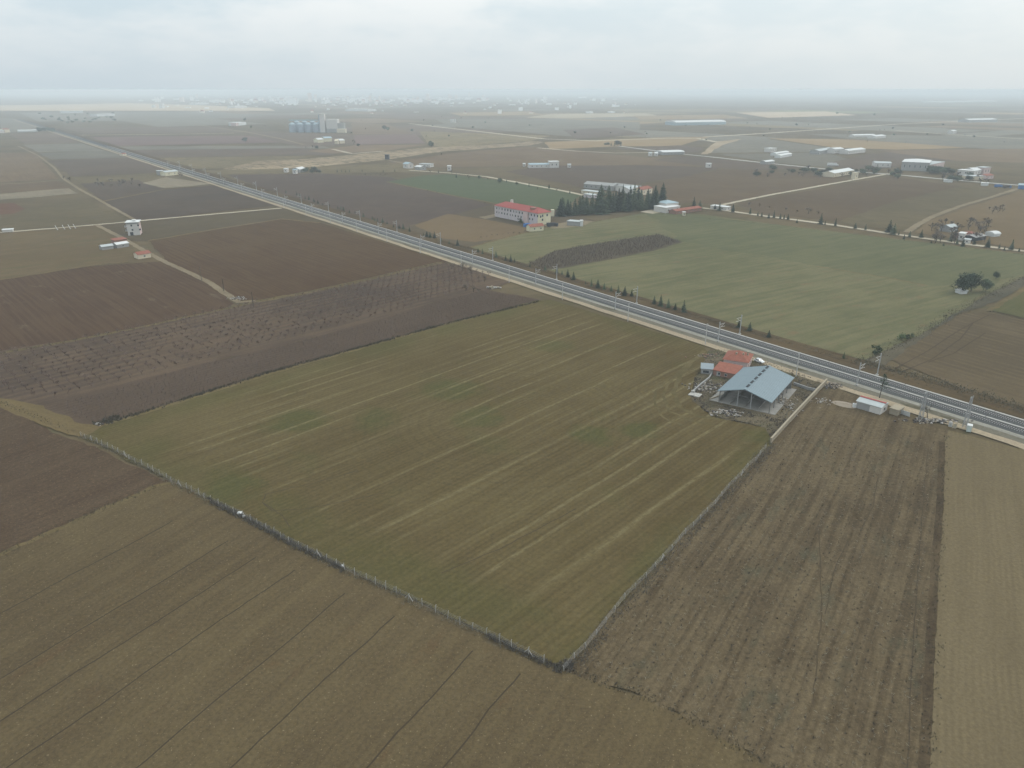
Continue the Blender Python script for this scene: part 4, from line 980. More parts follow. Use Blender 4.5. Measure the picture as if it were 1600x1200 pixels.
MB().bar((-.1, 0, .35), (2.8, 8.0, .35), .3, .45).build('low_wall', m_tanwall, barn)

house, L = bldg('farmhouse', 'low pink farmhouse with a weathered red tiled hip roof beside the railway', (1131, 561), (1168.5, 566.5), 10.5, 3.7, m_pink, m_rtile, 'hip', 2.6, .5, ze=3.7,
                wins=(('r', 1.0, 1.2, 1.0, 2, 1, 9), ('f', 1.2, 1.0, 1.0, 2, 1, 8)), cat='house')
for x, y in ((4.0, 3.2), (6.5, 3.6), (7.8, 6.0)): MB().box(x - .3, x + .3, y - .3, y + .3, 4.4, 6.1).build('chimney', m_tanwall, house)
ln, L = bldg('barn_annex', 'long red-roofed lean-to in front of the pink farmhouse', (1115, 578), (1150, 585), 7.2, 2.1, m_brick, m_rtile, 'shed', 1.0, .3, ze=2.1,
             wins=(('f', .7, .8, .8, 2, 1, 6),), cat='lean-to')
MB().box(L * .15, L * .15 + 1.3, -.06, -.003, .05, 1.95).build('door', m_grey, ln)
bldg('lean_to_shed', 'small open shed with a pale grey sheet roof left of the red lean-to', (1096, 576), (1114, 577.5), 5.2, 2.0, m_grey, W('shed_sheet', (.24, .28, .30)), 'shed', .35, .3, ze=2.0, wins=(('f', .5, 1.0, 2.2, 1, .5, 3.0),), cat='shed')
wall_run('yard_wall', 'low grey yard wall left of the open barn', [(1083, 613), (1094, 603), (1108, 592), (1112, 585)], .3, .7, m_grey, 2.5)
wall_run('yard_wall', 'low dark wall across the yard behind the tan wall', [(1240, 601), (1262, 609), (1276, 612)], .3, .9, m_grey, 2.5)
tg = thing('concrete_pad', 'small pale concrete pad at the left corner of the farmyard', 'slab', at(1086, 617), bang)
MB().box(-2, 2, -1.6, 1.6, -.1, .25).build('slab', m_conc, tg); MB().box(-1.9, -.6, .9, 1.5, .253, 1.0).build('trough', m_conc, tg)
def rubble(name, label, px, py, sx, sy, n, s0, s1, mats, hmax=.6):
    o = at(px, py); mb = MB()
    for i in range(n):
        x, y = R.gauss(0, sx / 2), R.gauss(0, sy / 2); s = R.uniform(s0, s1); a = R.uniform(0, 3.1); mi = R.randrange(len(mats))
        z = max(0, hmax * math.exp(-(x * x / sx / sx + y * y / sy / sy) * 2) * R.random())
        vs = []
        for cx_, cy_, cz_ in ((-1, -1, 0), (1, -1, 0), (1, 1, 0), (-1, 1, 0), (-1, -1, 1), (1, -1, 1), (1, 1, 1), (-1, 1, 1)):
            jx, jy = cx_ * s * R.uniform(.6, 1.1), cy_ * s * R.uniform(.35, .8); vs.append((o.x + x + jx * math.cos(a) - jy * math.sin(a), o.y + y + jx * math.sin(a) + jy * math.cos(a), GZ - .05 + z + cz_ * s * R.uniform(.5, 1.0)))
        mb.add(vs, [(3, 2, 1, 0), (4, 5, 6, 7), (0, 1, 5, 4), (1, 2, 6, 5), (2, 3, 7, 6), (3, 0, 4, 7)], mi)
    return tag(mb.build(name, mats, None, 'stuff'), label, 'rubble')
m_rub, m_rub2, m_rub3 = W('rubble_pale', (.36, .34, .31)), W('rubble_tan', (.26, .22, .17)), W('rubble_dark', (.09, .08, .075))
rubble('rubble_heap', 'heap of pale broken blocks in front of the open barn', 1134, 645, 4.6, 2.2, 150, .12, .5, [m_rub, m_rub2, m_rub3])
rubble('rubble_heap', 'scattered tan rubble along the right side of the barn', 1226, 628, 3.5, 9, 110, .1, .45, [m_rub2, m_rub, m_rub2])
rubble('rubble_heap', 'grey debris in the weeds left of the barn', 1106, 606, 7, 6, 190, .1, .42, [m_rub3, m_rub2, m_rub])
rubble('rubble_heap', 'dark debris and junk in the yard left of the farmhouse', 1108, 556, 5, 2.5, 60, .1, .4, [m_rub3, m_rub2, m_brick])
rubble('rubble_heap', 'dark spoil beside the end of the tan wall', 1300, 603, 4, 2.5, 140, .1, .5, [m_rub3, m_rub2], .9)
rubble('rubble_heap', 'tan stones lying near the tan wall on the brown field', 1288, 628, 4, 4, 60, .08, .35, [m_rub2, m_rub2, m_rub])
rubble('scrap_heap', 'dark scrap and junk lined up beside the service road', 1455, 658, 9, 1.6, 150, .12, .5, [m_rub3, m_rub3, m_rub2, m_rub], .7)
rubble('rubble_heap', 'pale rubble and stones at the crossroads by the orchard', 372, 466, 6, 3, 60, .1, .45, [m_rub, m_rub3, m_grey])
rubble('rubble_heap', 'two pale heaps among the bare trees near the railway', 770, 450, 4.5, 1.2, 30, .3, .8, [m_rub, m_tanwall], .9)
rubble('rubble_heap', 'small pale debris at the left end of the vineyard hedge', 155, 663, 1.6, .8, 18, .1, .4, [m_rub, m_rub3])
def bag(px, py, s, label):
    mb = MB(); p = at(px, py)
    bm = bmesh.new(); bmesh.ops.create_icosphere(bm, subdivisions=2, radius=s)
    for v in bm.verts: v.co *= R.uniform(.8, 1.15); v.co.z = max(v.co.z * .7, -.3 * s)
    me = bpy.data.meshes.new('sack'); bm.to_mesh(me); bm.free(); me.materials.append(m_rwhite)
    o = link('white_sack', me); o.location = (p.x, p.y, GZ + .25 * s); o.rotation_euler = (0, 0, R.uniform(0, 3)); tag(o, label, 'sack')
bag(374.5, 803, .7, 'larger white sack dumped at the wire fence, upper of two touching'); bag(381, 807.5, .5, 'smaller white sack dumped at the wire fence, lower of two touching'); bag(535, 885, .45, 'single small white sack lying at the foot of the wire fence')

def car(px, py, ang, label, paint):
    t = thing('parked_car', label, 'car', at(px, py), ang)
    side = [(-2.05, .35), (2.05, .32), (2.12, .62), (1.95, .80), (1.0, .92), (.35, 1.42), (-1.25, 1.46), (-1.95, 1.0), (-2.1, .8)]
    b = MB(); n = len(side); w = lambda z: .86 if z < .95 else .66
    vs = [(x, -w(z), z) for x, z in side] + [(x, w(z), z) for x, z in side]
    b.add(vs, [tuple(range(n)), tuple(range(2 * n - 1, n - 1, -1))] + [((k + 1) % n, k, n + k, n + (k + 1) % n) for k in range(n)]); b.build('body', paint, t)
    MB().add([(.98, -.70, .97), (.98, .70, .97), (.42, .58, 1.39), (.42, -.58, 1.39)], [(0, 1, 2, 3)]).build('windscreen', m_glass, t)
    MB().add([(-1.9, -.66, 1.06), (-1.9, .66, 1.06), (-1.33, .58, 1.43), (-1.33, -.58, 1.43)], [(3, 2, 1, 0)]).build('rear_window', m_glass, t)
    for s in (-1, 1):
        MB().add([(.85, s * .80, .97), (-1.7, s * .82, 1.0), (-1.2, s * .69, 1.38), (.33, s * .69, 1.36)], [(0, 1, 2, 3)]).build('side_window', m_glass, t)
        for x in (-1.3, 1.3):
            wh = MB().tube((x, s * .70, .32), (x, s * .90, .32), .32, .32, 14).build('wheel', m_dark, t); MB().tube((x, s * .903, .32), (x, s * .915, .32), .19, .19, 10).build('rim', m_galv, wh)
        MB().box(2.0, 2.13, s * .6 - .16, s * .6 + .16, .60, .74).build('headlight', m_frame, t); MB().box(-2.12, -2.02, s * .62 - .12, s * .62 + .12, .72, .88).build('tail_light', m_rred, t)
    return t
m_silver = plain('car_silver', (.55, .57, .58), .03, 1, .3, .6, .5)
car(1186, 566, RAIL_ANG + math.pi - .1, 'silver hatchback parked between the pink farmhouse and the railway', m_silver)

# small sheds by the railway on the right
sh, L = bldg('storage_shed', 'long low pale shed with a red strip along its roof in front of the railway', (1337, 637), (1375, 648), 5.6, 2.5, m_white, m_rgrey, 'gable', .7, .25, cat='shed', wins=(('r', .9, .9, .9, 1, 1, 5),))
MB().bar((-.2, 3.0, 3.42), (L + .25, 3.0, 3.42), 1.1, .12).build('ridge_strip', m_rred, sh); MB().box(.2, L * .55, -.06, -.003, .1, 2.2).build('grey_panel', m_grey, sh)
bldg('wooden_hut', 'small beige box hut right of the long pale shed', (1389, 646), (1402, 650), 4.2, 1.9, m_tanwall, m_tanwall, 'flat', 0, .2, cat='hut')
for k, (px, py, l) in enumerate([(1411, 648, 'pale panel leaning right of the beige hut'), (1484.5, 667, 'narrow white panel standing beside the service road'), (1491, 669, 'narrow cream panel standing beside the service road')]):
    q = thing('leaning_board', l, 'panel', at(px, py), RAIL_ANG + .3 * k); wd = 2.2 if k == 0 else .55
    MB().add([(-wd, -.1, 0), (wd, -.1, 0), (wd, .35, 1.7), (-wd, .35, 1.7), (-wd, -.04, 0), (wd, -.04, 0), (wd, .41, 1.7), (-wd, .41, 1.7)], [(0, 1, 2, 3), (7, 6, 5, 4), (0, 4, 5, 1), (2, 6, 7, 3), (1, 5, 6, 2), (3, 7, 4, 0)]).build('sheet', (m_rwhite, m_rwhite, m_cream)[k], q)
    MB().bar((0, .36, 0), (0, .36, 1.6), .08, .08).build('prop', m_grey, q)
cb, L = bldg('transformer_cabinet', 'pale green-grey cabinet beside the lattice mast near the service road', (1509.5, 674), (1517, 675.5), 1.7, 1.9, W('cabinet_paint', (.45, .52, .48)), m_rwhite, 'flat', 0, .08, cat='cabinet')
MB().box(.15, L - .15, -.05, -.003, .15, 1.75).build('door', W('cabinet_door', (.5, .56, .53)), cb)
def heap(px, py, r, h, mat, label, name='gravel_heap'):
    bm = bmesh.new(); bmesh.ops.create_circle(bm, cap_ends=False, segments=18, radius=r)
    ring = list(bm.verts); prev = ring
    for f in (.8, .55, .3, .1):
        cur = [bm.verts.new((v.co.x * f * R.uniform(.92, 1.08), v.co.y * f * R.uniform(.92, 1.08), h * (1 - f) * R.uniform(.85, 1.1))) for v in ring]
        for i in range(18): bm.faces.new((prev[i], prev[(i + 1) % 18], cur[(i + 1) % 18], cur[i]))
        prev = cur
    bm.faces.new(prev)
    me = bpy.data.meshes.new(name); bm.to_mesh(me); bm.free(); me.materials.append(mat)
    o = link(name, me); o.location = at(px, py); o.rotation_euler = (0, 0, R.uniform(0, 3)); o.scale = (1.3, .8, 1); tag(o, label, 'heap')
heap(1320, 632, 3.2, .5, m_rub2, 'flat pale heap left of the long pale shed')
q = thing('water_tank', 'small white tank at the left end of the long pale shed', 'tank', at(1334.5, 636)); MB().tube((0, 0, 0), (0, 0, 1.3), .6, .6, 12).build('tank', m_rwhite, q); MB().tube((0, 0, 1.3), (0, 0, 1.45), .25, .2, 8).build('lid', m_grey, q)

# --- long red-roofed school-like block and its neighbours
sc_, L = bldg('long_building', 'long pale two-storey block under a bright red hip roof', (773, 338), (840, 352), 13.5, 9.2, m_lilac, m_rred, 'hip', 3.4, .7, cat='building', end=m_yellow,
     wins=(('f', 6.4, 1.7, 1.5, 16, 1.0, 62), ('f', 3.2, 1.5, 1.4, 14, 1.0, 52), ('r', 6.2, 1.7, 1.5, 1, 2.5, 7.5), ('r', 6.2, 1.7, 1.5, 1, 7.5, 12), ('r', 3.0, 1.7, 1.5, 1, 2.5, 7.5)), chimney=(9, 11.5, .9, 4.6))
print('school', L)
MB().box(L * .70, L * .80, -1.2, -.06, 0, 8.4).build('stair_block', m_pink, sc_); MB().box(L * .78, L * .86, 2.5, 6.5, 9.8, 12.4).build('dormer', m_brick, sc_)
for k in range(9): MB().box(2 + k * 4.6, 2.5 + k * 4.6, -.14, -.08, .2, 8.9).build('pilaster', m_white, sc_)
bldg('gatehouse', 'small cream outbuilding with a red gable roof in front of the long block', (828.5, 362), (849.5, 360), 6, 3.6, m_yellow, m_rtile, 'gable', 1.5, .4, cat='outbuilding', wins=(('f', 1.4, 1, 1, 2, 1, 12),))
def truck(px, py, ang, L, label, cabm, boxm, h=3.0):
    t = thing('parked_truck', label, 'truck', at(px, py), ang)
    MB().box(-L / 2, L / 2 - 2.3, -1.2, 1.2, .95, h).build('cargo_box', boxm, t); MB().box(L / 2 - 2.15, L / 2, -1.15, 1.15, .7, 2.5).build('cab', cabm, t); MB().box(L / 2 - .02, L / 2 + .02, -1.0, 1.0, 1.55, 2.3).build('windscreen', m_glass, t)
    MB().box(-L / 2, L / 2 - .2, -.5, .5, .55, .94).build('chassis', m_dark, t)
    for x in (-L / 2 + 1.2, -L / 2 + 2.4, L / 2 - 1.0):
        for s in (-1, 1): MB().tube((x, s * .75, .5), (x, s * 1.12, .5), .5, .5, 12).build('wheel', m_dark, t)
truck(863, 354, .15, 9, 'dark lorry parked beside the cream outbuilding', m_dark, m_dark)
bldg('canopy_shed', 'low grey canopy with a white end right of the dark lorry', (886, 352), (906, 353.5), 7, 3.2, m_grey, m_rgrey, 'flat', 0, .4, cat='shed')
bldg('kiosk', 'white cube hut at the right end of the grey canopy', (906.5, 353.5), (911, 353.5), 4, 4.2, m_rwhite, m_rwhite, 'flat', 0, .1, cat='hut')
q = thing('tarpaulin_stack', 'blue tarpaulin-covered stack in front of the long block', 'stack', at(824, 354), .1); MB().prism([(-3.2, 0), (3.2, 0), (2.9, 2.0), (0, 2.5), (-2.9, 2.0)], -2, 2).build('tarpaulin', m_blue, q)
for k, (px, py, h) in enumerate([(813, 347, 6), (815, 349, 5)]):
    plant(BUSH[k], at(px, py), tall(px, py, py - h), 'dark round shrub before the long block, %s of two' % ('left', 'right')[k], 'shrub')
bldg('flagged_hut', 'little yellow hut between the long block and the grove', (861, 338), (866, 338), 4, 5, m_yellow, m_yellow, 'flat', 0, .1, cat='hut')
for a in [('farm_barn', 'long pale barn behind the left of the grove', (912, 294), (958, 298), 14, 4.6, m_grey, m_grey, 'gable', 2.2), ('farm_barn', 'low white barn directly behind the grove peaks', (955, 296), (995, 301), 12, 4.4, m_lilac, m_grey, 'gable', 2.0),
          ('farm_barn', 'long pale barn right behind the grove with a white front', (985, 304), (1005, 303), 34, 4.6, m_white, m_rgrey, 'gable', 2.0), ('farm_house', 'cream farm building with a red roof at the right of the grove barns', (1003, 305), (1019, 302), 12, 5.2, m_cream, m_rtile, 'gable', 2),
          ('low_store', 'low white store at the left edge of the grove', (908, 302), (932, 305), 8, 3.0, m_cream, m_rgrey, 'flat', 0), ('low_store', 'grey-blue low store in front of the barns left of the grove', (912, 308), (926, 310), 8, 3.0, m_lilac, m_rgrey, 'flat', 0),
          ('pale_hall', 'pale two-storey hall with a blue-grey roof right of the grove', (1024, 327), (1040, 330), 15, 6.6, m_white, m_rblue, 'hip', 2.0), ('pale_hall', 'flat white annex in front of the blue-roofed hall', (1040, 333), (1062, 330), 14, 4.4, m_white, m_rwhite, 'flat', 0),
          ('long_shed', 'long shed with a rust-red roof in front of the white annex', (1056, 335), (1096, 329), 8, 2.6, m_brick, m_rtile, 'gable', 1.2), ('white_wall_shed', 'long low white shed along the pale road right of the rust-red shed', (1110, 326), (1135, 329), 7, 2.8, m_white, m_rwhite, 'flat', 0),
          ('little_hut', 'little cream hut at the end of the rust-red shed', (1067, 337), (1071, 337), 3, 2.8, m_cream, m_rwhite, 'flat', 0),
          # hamlet and sheds on the left
          ('low_house', 'low cream house with a red roof at the bend of the track', (216.5, 405), (236.5, 402), 7, 2.8, m_cream, m_rtile, 'gable', 1.2), ('animal_shed', 'long low shed with a pale grey roof, left of the white-roofed shed', (160, 391), (178, 388.5), 5, 2.2, m_grey, m_rgrey, 'gable', .9),
          ('animal_shed', 'white-roofed shed with a reddish lean-to beside the track', (183.5, 388), (202, 385), 6, 2.4, m_grey, m_rwhite, 'gable', 1.0), ('red_lean_to', 'dull red roof behind the white-roofed shed', (180, 381), (199, 378), 5, 2.2, m_brick, m_rtile, 'shed', .7),
          ('roadside_hall', 'low cream hall beside the railway in a pale yard', (259, 275), (279, 273), 11, 4.4, m_yellow, m_rgrey, 'gable', 1.3), ('roadside_hut', 'small grey hut left of the low cream hall by the railway', (247, 274), (256, 273.5), 9, 5.0, m_grey, m_rgrey, 'flat', 0),
          ('low_store', 'low white slab-roofed store at the left end of the pale track', (4, 363), (20, 362), 5, 1.6, m_white, m_rwhite, 'flat', 0), ('greenhouse', 'long thin white greenhouse by the dark trees near the far railway', (28, 206.5), (59, 205.8), 14, 3.4, m_rwhite, m_rwhite, 'round', 2.0),
          ('village_house', 'cream house at the far left edge beside dark trees', (8, 207.5), (16, 207), 14, 8, m_cream, m_rtile, 'gable', 2.2), ('village_house', 'low white house at the very left edge of the picture', (-2, 208), (7, 207.5), 14, 5, m_white, m_rgrey, 'gable', 2.0),
          ('roadside_stall', 'small orange-roofed stall beside the far railway', (192, 243.5), (198, 243), 7, 3, m_cream, m_rtile, 'gable', 1.2),
          # beyond the railway, centre
          ('small_house', 'small white house by dark trees, left of three', (443.5, 269.5), (449, 269.5), 8, 4.5, m_white, m_rwhite, 'flat', 0), ('small_house', 'small pale cyan house by dark trees, middle of three', (457.5, 271.8), (463, 271.8), 8, 5, m_white, m_rblue, 'flat', 0),
          ('small_house', 'white-roofed house against dark trees, right of three', (468, 270), (478, 268), 10, 4.2, m_grey, m_rwhite, 'gable', 2.0), ('container_hut', 'dark green box hut on the sandy embankment', (601.5, 249), (607.5, 249), 8, 6.5, m_dark, m_dark, 'flat', 0),
          ('small_house', 'pale cyan house at the left end of the tree-lined road', (630, 262.5), (637.5, 263.5), 9, 6, m_white, m_rblue, 'gable', 1.8), ('farm_shed', 'white shed right of the pale cyan house', (648, 265), (657, 266), 10, 4, m_grey, m_rwhite, 'gable', 1.6),
          ('farm_shed', 'pale shed behind the white shed by the tree-lined road', (655, 260.5), (672, 261.5), 9, 4, m_white, m_rgrey, 'flat', 0), ('small_house', 'small white house among trees on the tree-lined road', (699, 267), (704.5, 267), 9, 6, m_white, m_rwhite, 'flat', 0),
          ('cyan_shed', 'long low building with a pale cyan roof in the dark field', (827, 262.5), (858, 262), 12, 4.4, m_white, m_rblue, 'gable', 1.4), ('white_block', 'white block at the right end of the cyan-roofed building', (858.5, 262.2), (873.5, 262), 12, 8.0, m_white, m_rwhite, 'flat', 0),
          ('hut', 'tiny white hut left of the cyan-roofed building', (817, 260), (821, 260), 7, 3.5, m_white, m_rwhite, 'flat', 0), ('hut', 'tiny pale hut right of the white block', (887, 262), (892, 262), 7, 4, m_white, m_rgrey, 'gable', 1),
          ('pale_depot', 'pale oval-ended depot along the thin white road', (1035, 242), (1069, 241), 26, 4.0, m_grey, m_rwhite, 'round', 2.0), ('cottage', 'small white cottage left of the pale depot, left of two', (1014, 244), (1019, 244), 9, 4.4, m_white, m_rgrey, 'gable', 1.6),
          ('cottage', 'small white cottage left of the pale depot, right of two', (1023, 244), (1028, 244), 9, 4.4, m_white, m_rwhite, 'gable', 1.6), ('hut', 'lone small white hut at the edge of the dark field', (1104.5, 262), (1111.5, 262), 8, 5.4, m_white, m_rwhite, 'flat', 0),
          ('distribution_hall', 'very long white and pale blue hall far behind the fields', (1056, 196), (1134, 194.5), 60, 8, m_rblue, m_rwhite, 'round', 4.5), ('hut', 'white box hut in a grey field above two greenhouses', (1204, 238), (1213, 237), 12, 6, m_white, m_rwhite, 'flat', 0),
          ('greenhouse', 'long white greenhouse in a grey field, upper of two', (1212, 243.5), (1232, 240.5), 9, 3.2, m_rwhite, m_rwhite, 'round', 1.6), ('greenhouse', 'long white greenhouse in a grey field, lower of two', (1219, 247), (1237, 243.5), 9, 3.2, m_rwhite, m_rwhite, 'round', 1.6),
          ('farm_shed', 'low white shed below the thin road under the greenhouses', (1196, 257), (1210, 255.5), 9, 3.6, m_grey, m_rwhite, 'gable', 1.4), ('farm_shed', 'pale long shed left of the twin farm sheds on the far ridge', (1280, 241), (1302, 237), 16, 5, m_grey, m_rgrey, 'gable', 2.0),
          ('farm_house', 'pale house with a light roof among the far farm sheds', (1303, 240), (1318, 239), 14, 7, m_white, m_rwhite, 'gable', 2), ('farm_shed', 'pale long shed right of the far farm house', (1325, 241), (1352, 238), 16, 5.4, m_white, m_rwhite, 'gable', 2),
          ('cream_barn', 'long cream barn with a pale roof beside the thin road', (1303, 277), (1334, 271.5), 16, 4.6, m_cream, m_rwhite, 'gable', 2.2), ('gate_hut', 'small cream hut at the meeting of dirt track and road', (1335.5, 280), (1340, 279.5), 5, 7, m_cream, m_cream, 'flat', 0),
          ('warehouse', 'big grey-walled warehouse with a pale low roof, largest on the right', (1407, 266), (1450, 268), 45, 11, m_grey, m_rwhite, 'hip', 3.0), ('warehouse_annex', 'pinkish annex at the right end of the big warehouse', (1451, 268), (1474, 263), 22, 8.5, m_pink, m_rgrey, 'flat', 0),
          ('pale_shed', 'long pale shed half hidden by trees left of the big warehouse', (1366, 261), (1392, 261.5), 16, 5.5, m_white, m_rgrey, 'gable', 1.5), ('column_hall', 'white-roofed hall with dark bays right of the big warehouse', (1495, 273), (1521, 275), 14, 6, m_white, m_rwhite, 'flat', 0),
          ('white_house', 'white gabled house right of the hall with dark bays', (1520, 273.5), (1532, 273), 14, 6, m_white, m_rwhite, 'gable', 2.2), ('pink_house', 'pale pink low house beyond the roadside yard', (1540, 280), (1552, 279), 10, 4, m_pink, m_rtile, 'gable', 1.5),
          ('pale_tower_house', 'small pale tower-like house right of the roadside yard', (1536, 273), (1546, 272), 10, 8.5, m_pink, m_rgrey, 'flat', 0), ('roadside_store', 'pale flat store in the roadside yard', (1513, 281), (1536, 281), 14, 4.0, m_cream, m_rgrey, 'flat', 0),
          ('container', 'long white container below the road, left one', (1475, 284.5), (1488, 285), 5, 2.8, m_rwhite, m_rwhite, 'flat', 0), ('container', 'long white container below the road, right one', (1533, 290), (1544, 290.5), 5, 2.8, m_rwhite, m_rwhite, 'flat', 0),
          ('cyan_shed', 'pale blue shed at the right edge of the picture by the road', (1590, 295), (1606, 296), 9, 4, m_blue, m_rblue, 'gable', 1.4), ('farm_shed', 'long white shed high on the right plain', (1384 - 50, 214.5), (1384 - 16, 214), 18, 4, m_white, m_rwhite, 'gable', 2),
          ('farm_shed', 'white shed right of the long one high on the right plain', (1368, 216.5), (1384, 215), 18, 4.5, m_white, m_rwhite, 'gable', 2), ('long_hall', 'long white hall far out on the right plain', (1514, 191.5), (1558, 190.5), 40, 8, m_grey, m_rwhite, 'gable', 3),
          ('hut', 'lone white house on the far right plain', (1488, 209), (1494, 208.5), 12, 6, m_white, m_rwhite, 'gable', 2), ('greenhouse_field', 'thin bright white greenhouse line near the right horizon', (1462, 160.5), (1558, 159), 120, 9, m_rwhite, m_rwhite, 'flat', 0),
          ('farm_house', 'pale farmhouse among leafless trees right of the dirt track', (1484, 363), (1496, 361), 8, 3.6, m_grey, m_rgrey, 'gable', 1.4), ('farm_house', 'white cubic house among leafless trees beside the pale road', (1496, 375), (1505, 376), 7, 4.8, m_white, m_rwhite, 'flat', 0),
          ('farm_shed', 'low rust-red roofed shed behind the white cubic house', (1507, 373), (1524, 370), 8, 2.4, m_brick, m_rtile, 'gable', 1.1), ('garden_hut', 'pale green garden hut behind the pale road', (1505, 380), (1515, 381), 5, 2.6, m_white, m_rgrey, 'flat', 0),
          ('tent', 'bright white rounded tent right of the farm among furrows', (1552.5, 370), (1562.5, 369), 7, 1.6, m_rwhite, m_rwhite, 'round', 1.8), ('long_shed', 'dark low shed with a grey roof right of the rust-red roof', (1523, 377), (1540, 374), 9, 2.6, m_dark, m_grey, 'gable', 1.0),
          ('white_hut', 'small white hut under the touching pair of pines', (1500.5, 459.5), (1511, 459), 4.0, 1.5, m_rwhite, m_rwhite, 'flat', 0)]:
    nm, lb, pa, pb, dp, h, wm, rm, rt, rs = a
    far = at(*pa).length
    w_ = ()
    LL = (at(*pb) - at(*pa)).length
    if h >= 2.4 and far < 1500 and wm not in (m_dark, m_blue, m_rwhite): w_ = (('f', h * .38, h * .28, 1.1, max(1, int(LL / 6)), .8, LL - .8), ('r', h * .38, h * .28, 1.1, 1, 1, dp - 1))
    bldg(nm, lb, pa, pb, dp, h, wm, rm, rt, rs, .35, wins=w_, cat={'greenhouse_field': 'greenhouse', 'tent': 'tent', 'container': 'container'}.get(nm, 'house' if 'house' in nm and 'ware' not in nm and 'green' not in nm else 'shed' if 'shed' in nm or 'barn' in nm else 'building'))
# three-storey white house on the left
wh, L = bldg('white_house', 'three-storey white house with a flat roof standing alone in the fields', (200.5, 368), (219.5, 367), 10, 9.3, m_white, m_rwhite, 'flat', 0, .7, cat='house', end=m_pink,
     wins=(('f', 6.5, 1.3, 1.1, 2, 1, 10), ('f', 3.4, 1.2, 1.2, 2, 1, 11), ('r', 6.4, 1.3, 1.1, 1, 2, 8), ('r', 3.4, 1.3, 1.1, 1, 2, 8), ('l', 6.4, 1.3, 1.1, 2, 1, 9)))
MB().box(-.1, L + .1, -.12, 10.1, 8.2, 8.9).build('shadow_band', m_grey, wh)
for z in (3.0, 6.0): b_ = MB().box(-1.5, -.06, .5, 9.0, z, z + .2).build('balcony', m_white, wh); MB().box(-1.5, -1.4, .5, 9.0, z + .2, z + 1.0).build('railing', m_rwhite, b_)
MB().box(1.5, 3.6, -.07, -.01, 0, 2.4).build('door', m_dark, wh); MB().box(3.5, 6.0, 3, 6, 9.62, 10.6).build('water_tank', m_rwhite, wh)
for k, px in enumerate((90, 101, 110, 118)):
    q = thing('leaning_pipe', 'white pipe leaning beside the pale track, %s of four from the left' % nth(k), 'pipe', at(px, 359 - k * .8), 0, 'white pipes beside the track'); MB().tube((0, 0, 0), (-1.6, .6, 3.2), .16, .16, 8).build('pipe', m_rwhite, q); MB().box(-.4, .4, -.4, .4, -.1, .25).build('foot', m_conc, q)
for k, (px, py, h) in enumerate([(315, 438, 21), (350, 455, 19), (396, 479, 23)]):
    q = thing('wooden_pole', 'dark wooden line pole at the edge of the track, %s of three from the left' % nth(k), 'pole', at(px, py), .7, 'wooden line poles'); hh = tall(px, py, py - h)
    MB().tube((0, 0, 0), (0, 0, hh), .2, .13, 7).build('pole', m_bark, q); MB().bar((0, -.8, hh - .4), (0, .8, hh - .4), .14, .14).build('crossarm', m_bark, q)
truck(1301, 259.5, 0, 15, 'long white lorry on the thin road above the cream barn', m_rwhite, m_rwhite, 4.2)
for k, (px, py) in enumerate([(1560, 293), (1573, 294)]): truck(px, py, .1, 9, 'blue lorry parked below the road at the right, %s' % ('left of two', 'right of two')[k], m_blue, (m_blue, m_rub3)[k])
# silos
sroot = thing('grain_silos', 'row of blue-grey grain silos with a tall pale elevator tower', 'silos', at(470, 207), bearing((450, 207), (500, 207)))
sx = (at(500, 207) - at(450, 207)).length / 50
for row in (0, 1):
    for k in range(4):
        x = (456 - 470 + 12.6 * k) * sx + row * 6; y = 8 + row * 22; r = 4.9 * sx; h = 19 + row * 4
        b = MB(); b.tube((x, y, 0), (x, y, h), r, r, 24, cap=False); so = b.build('silo', m_silo, sroot, smooth=True)
        MB().tube((x, y, h), (x, y, h + 5), r * 1.02, r * .12, 24).build('silo_roof', m_rblue, so)
        for z in (5, 10, 15): MB().tube((x, y, z), (x, y, z + .35), r * 1.012, r * 1.012, 24, cap=False).build('hoop', m_silo, so)
MB().box((501 - 470) * sx, (508.5 - 470) * sx, 0, 14, 0, 44).build('elevator_tower', m_white, sroot); MB().box((499 - 470) * sx, (500.8 - 470) * sx, 2, 10, 0, 42).build('tower_dark_side', m_silo, sroot)  # narrow darker box stands for the tower's dark left side
MB().box(-20 * sx, 30 * sx, 17.5, 19.5, 27, 29.5).build('conveyor_bridge', m_rblue, sroot)
MB().box((511 - 470) * sx, (528 - 470) * sx, 0, 26, 0, 31).build('mill_block', m_white, sroot); MB().box((511 - 470) * sx, (527.8 - 470) * sx, -.4, -.05, 0, 9).build('loading_bay', m_grey, sroot)
MB().box((528.3 - 470) * sx, (538 - 470) * sx, 0, 20, 0, 22).build('annex', m_grey, sroot); MB().box((528.5 - 470) * sx, (542 - 470) * sx, -16, -.5, 0, 9).build('office', m_cream, sroot)
for a in [('mill_house', 'pale yellow house left in the cluster below the silos', (497, 223), (506, 222.5), 16, 6, m_yellow, m_rwhite), ('mill_house', 'pale green roofed house in the cluster below the silos', (507, 221.5), (519, 221), 16, 7, m_yellow, m_rblue), ('mill_house', 'small cream house second from right below the silos', (523, 225), (528, 225), 14, 6, m_cream, m_cream), ('mill_house', 'cream house at the right of the cluster below the silos', (531, 224.5), (539, 224), 14, 6, m_cream, m_rwhite)]:
    bldg(a[0], a[1], a[2], a[3], a[4], a[5], a[6], a[7], 'gable', 2.5, .5, cat='house')
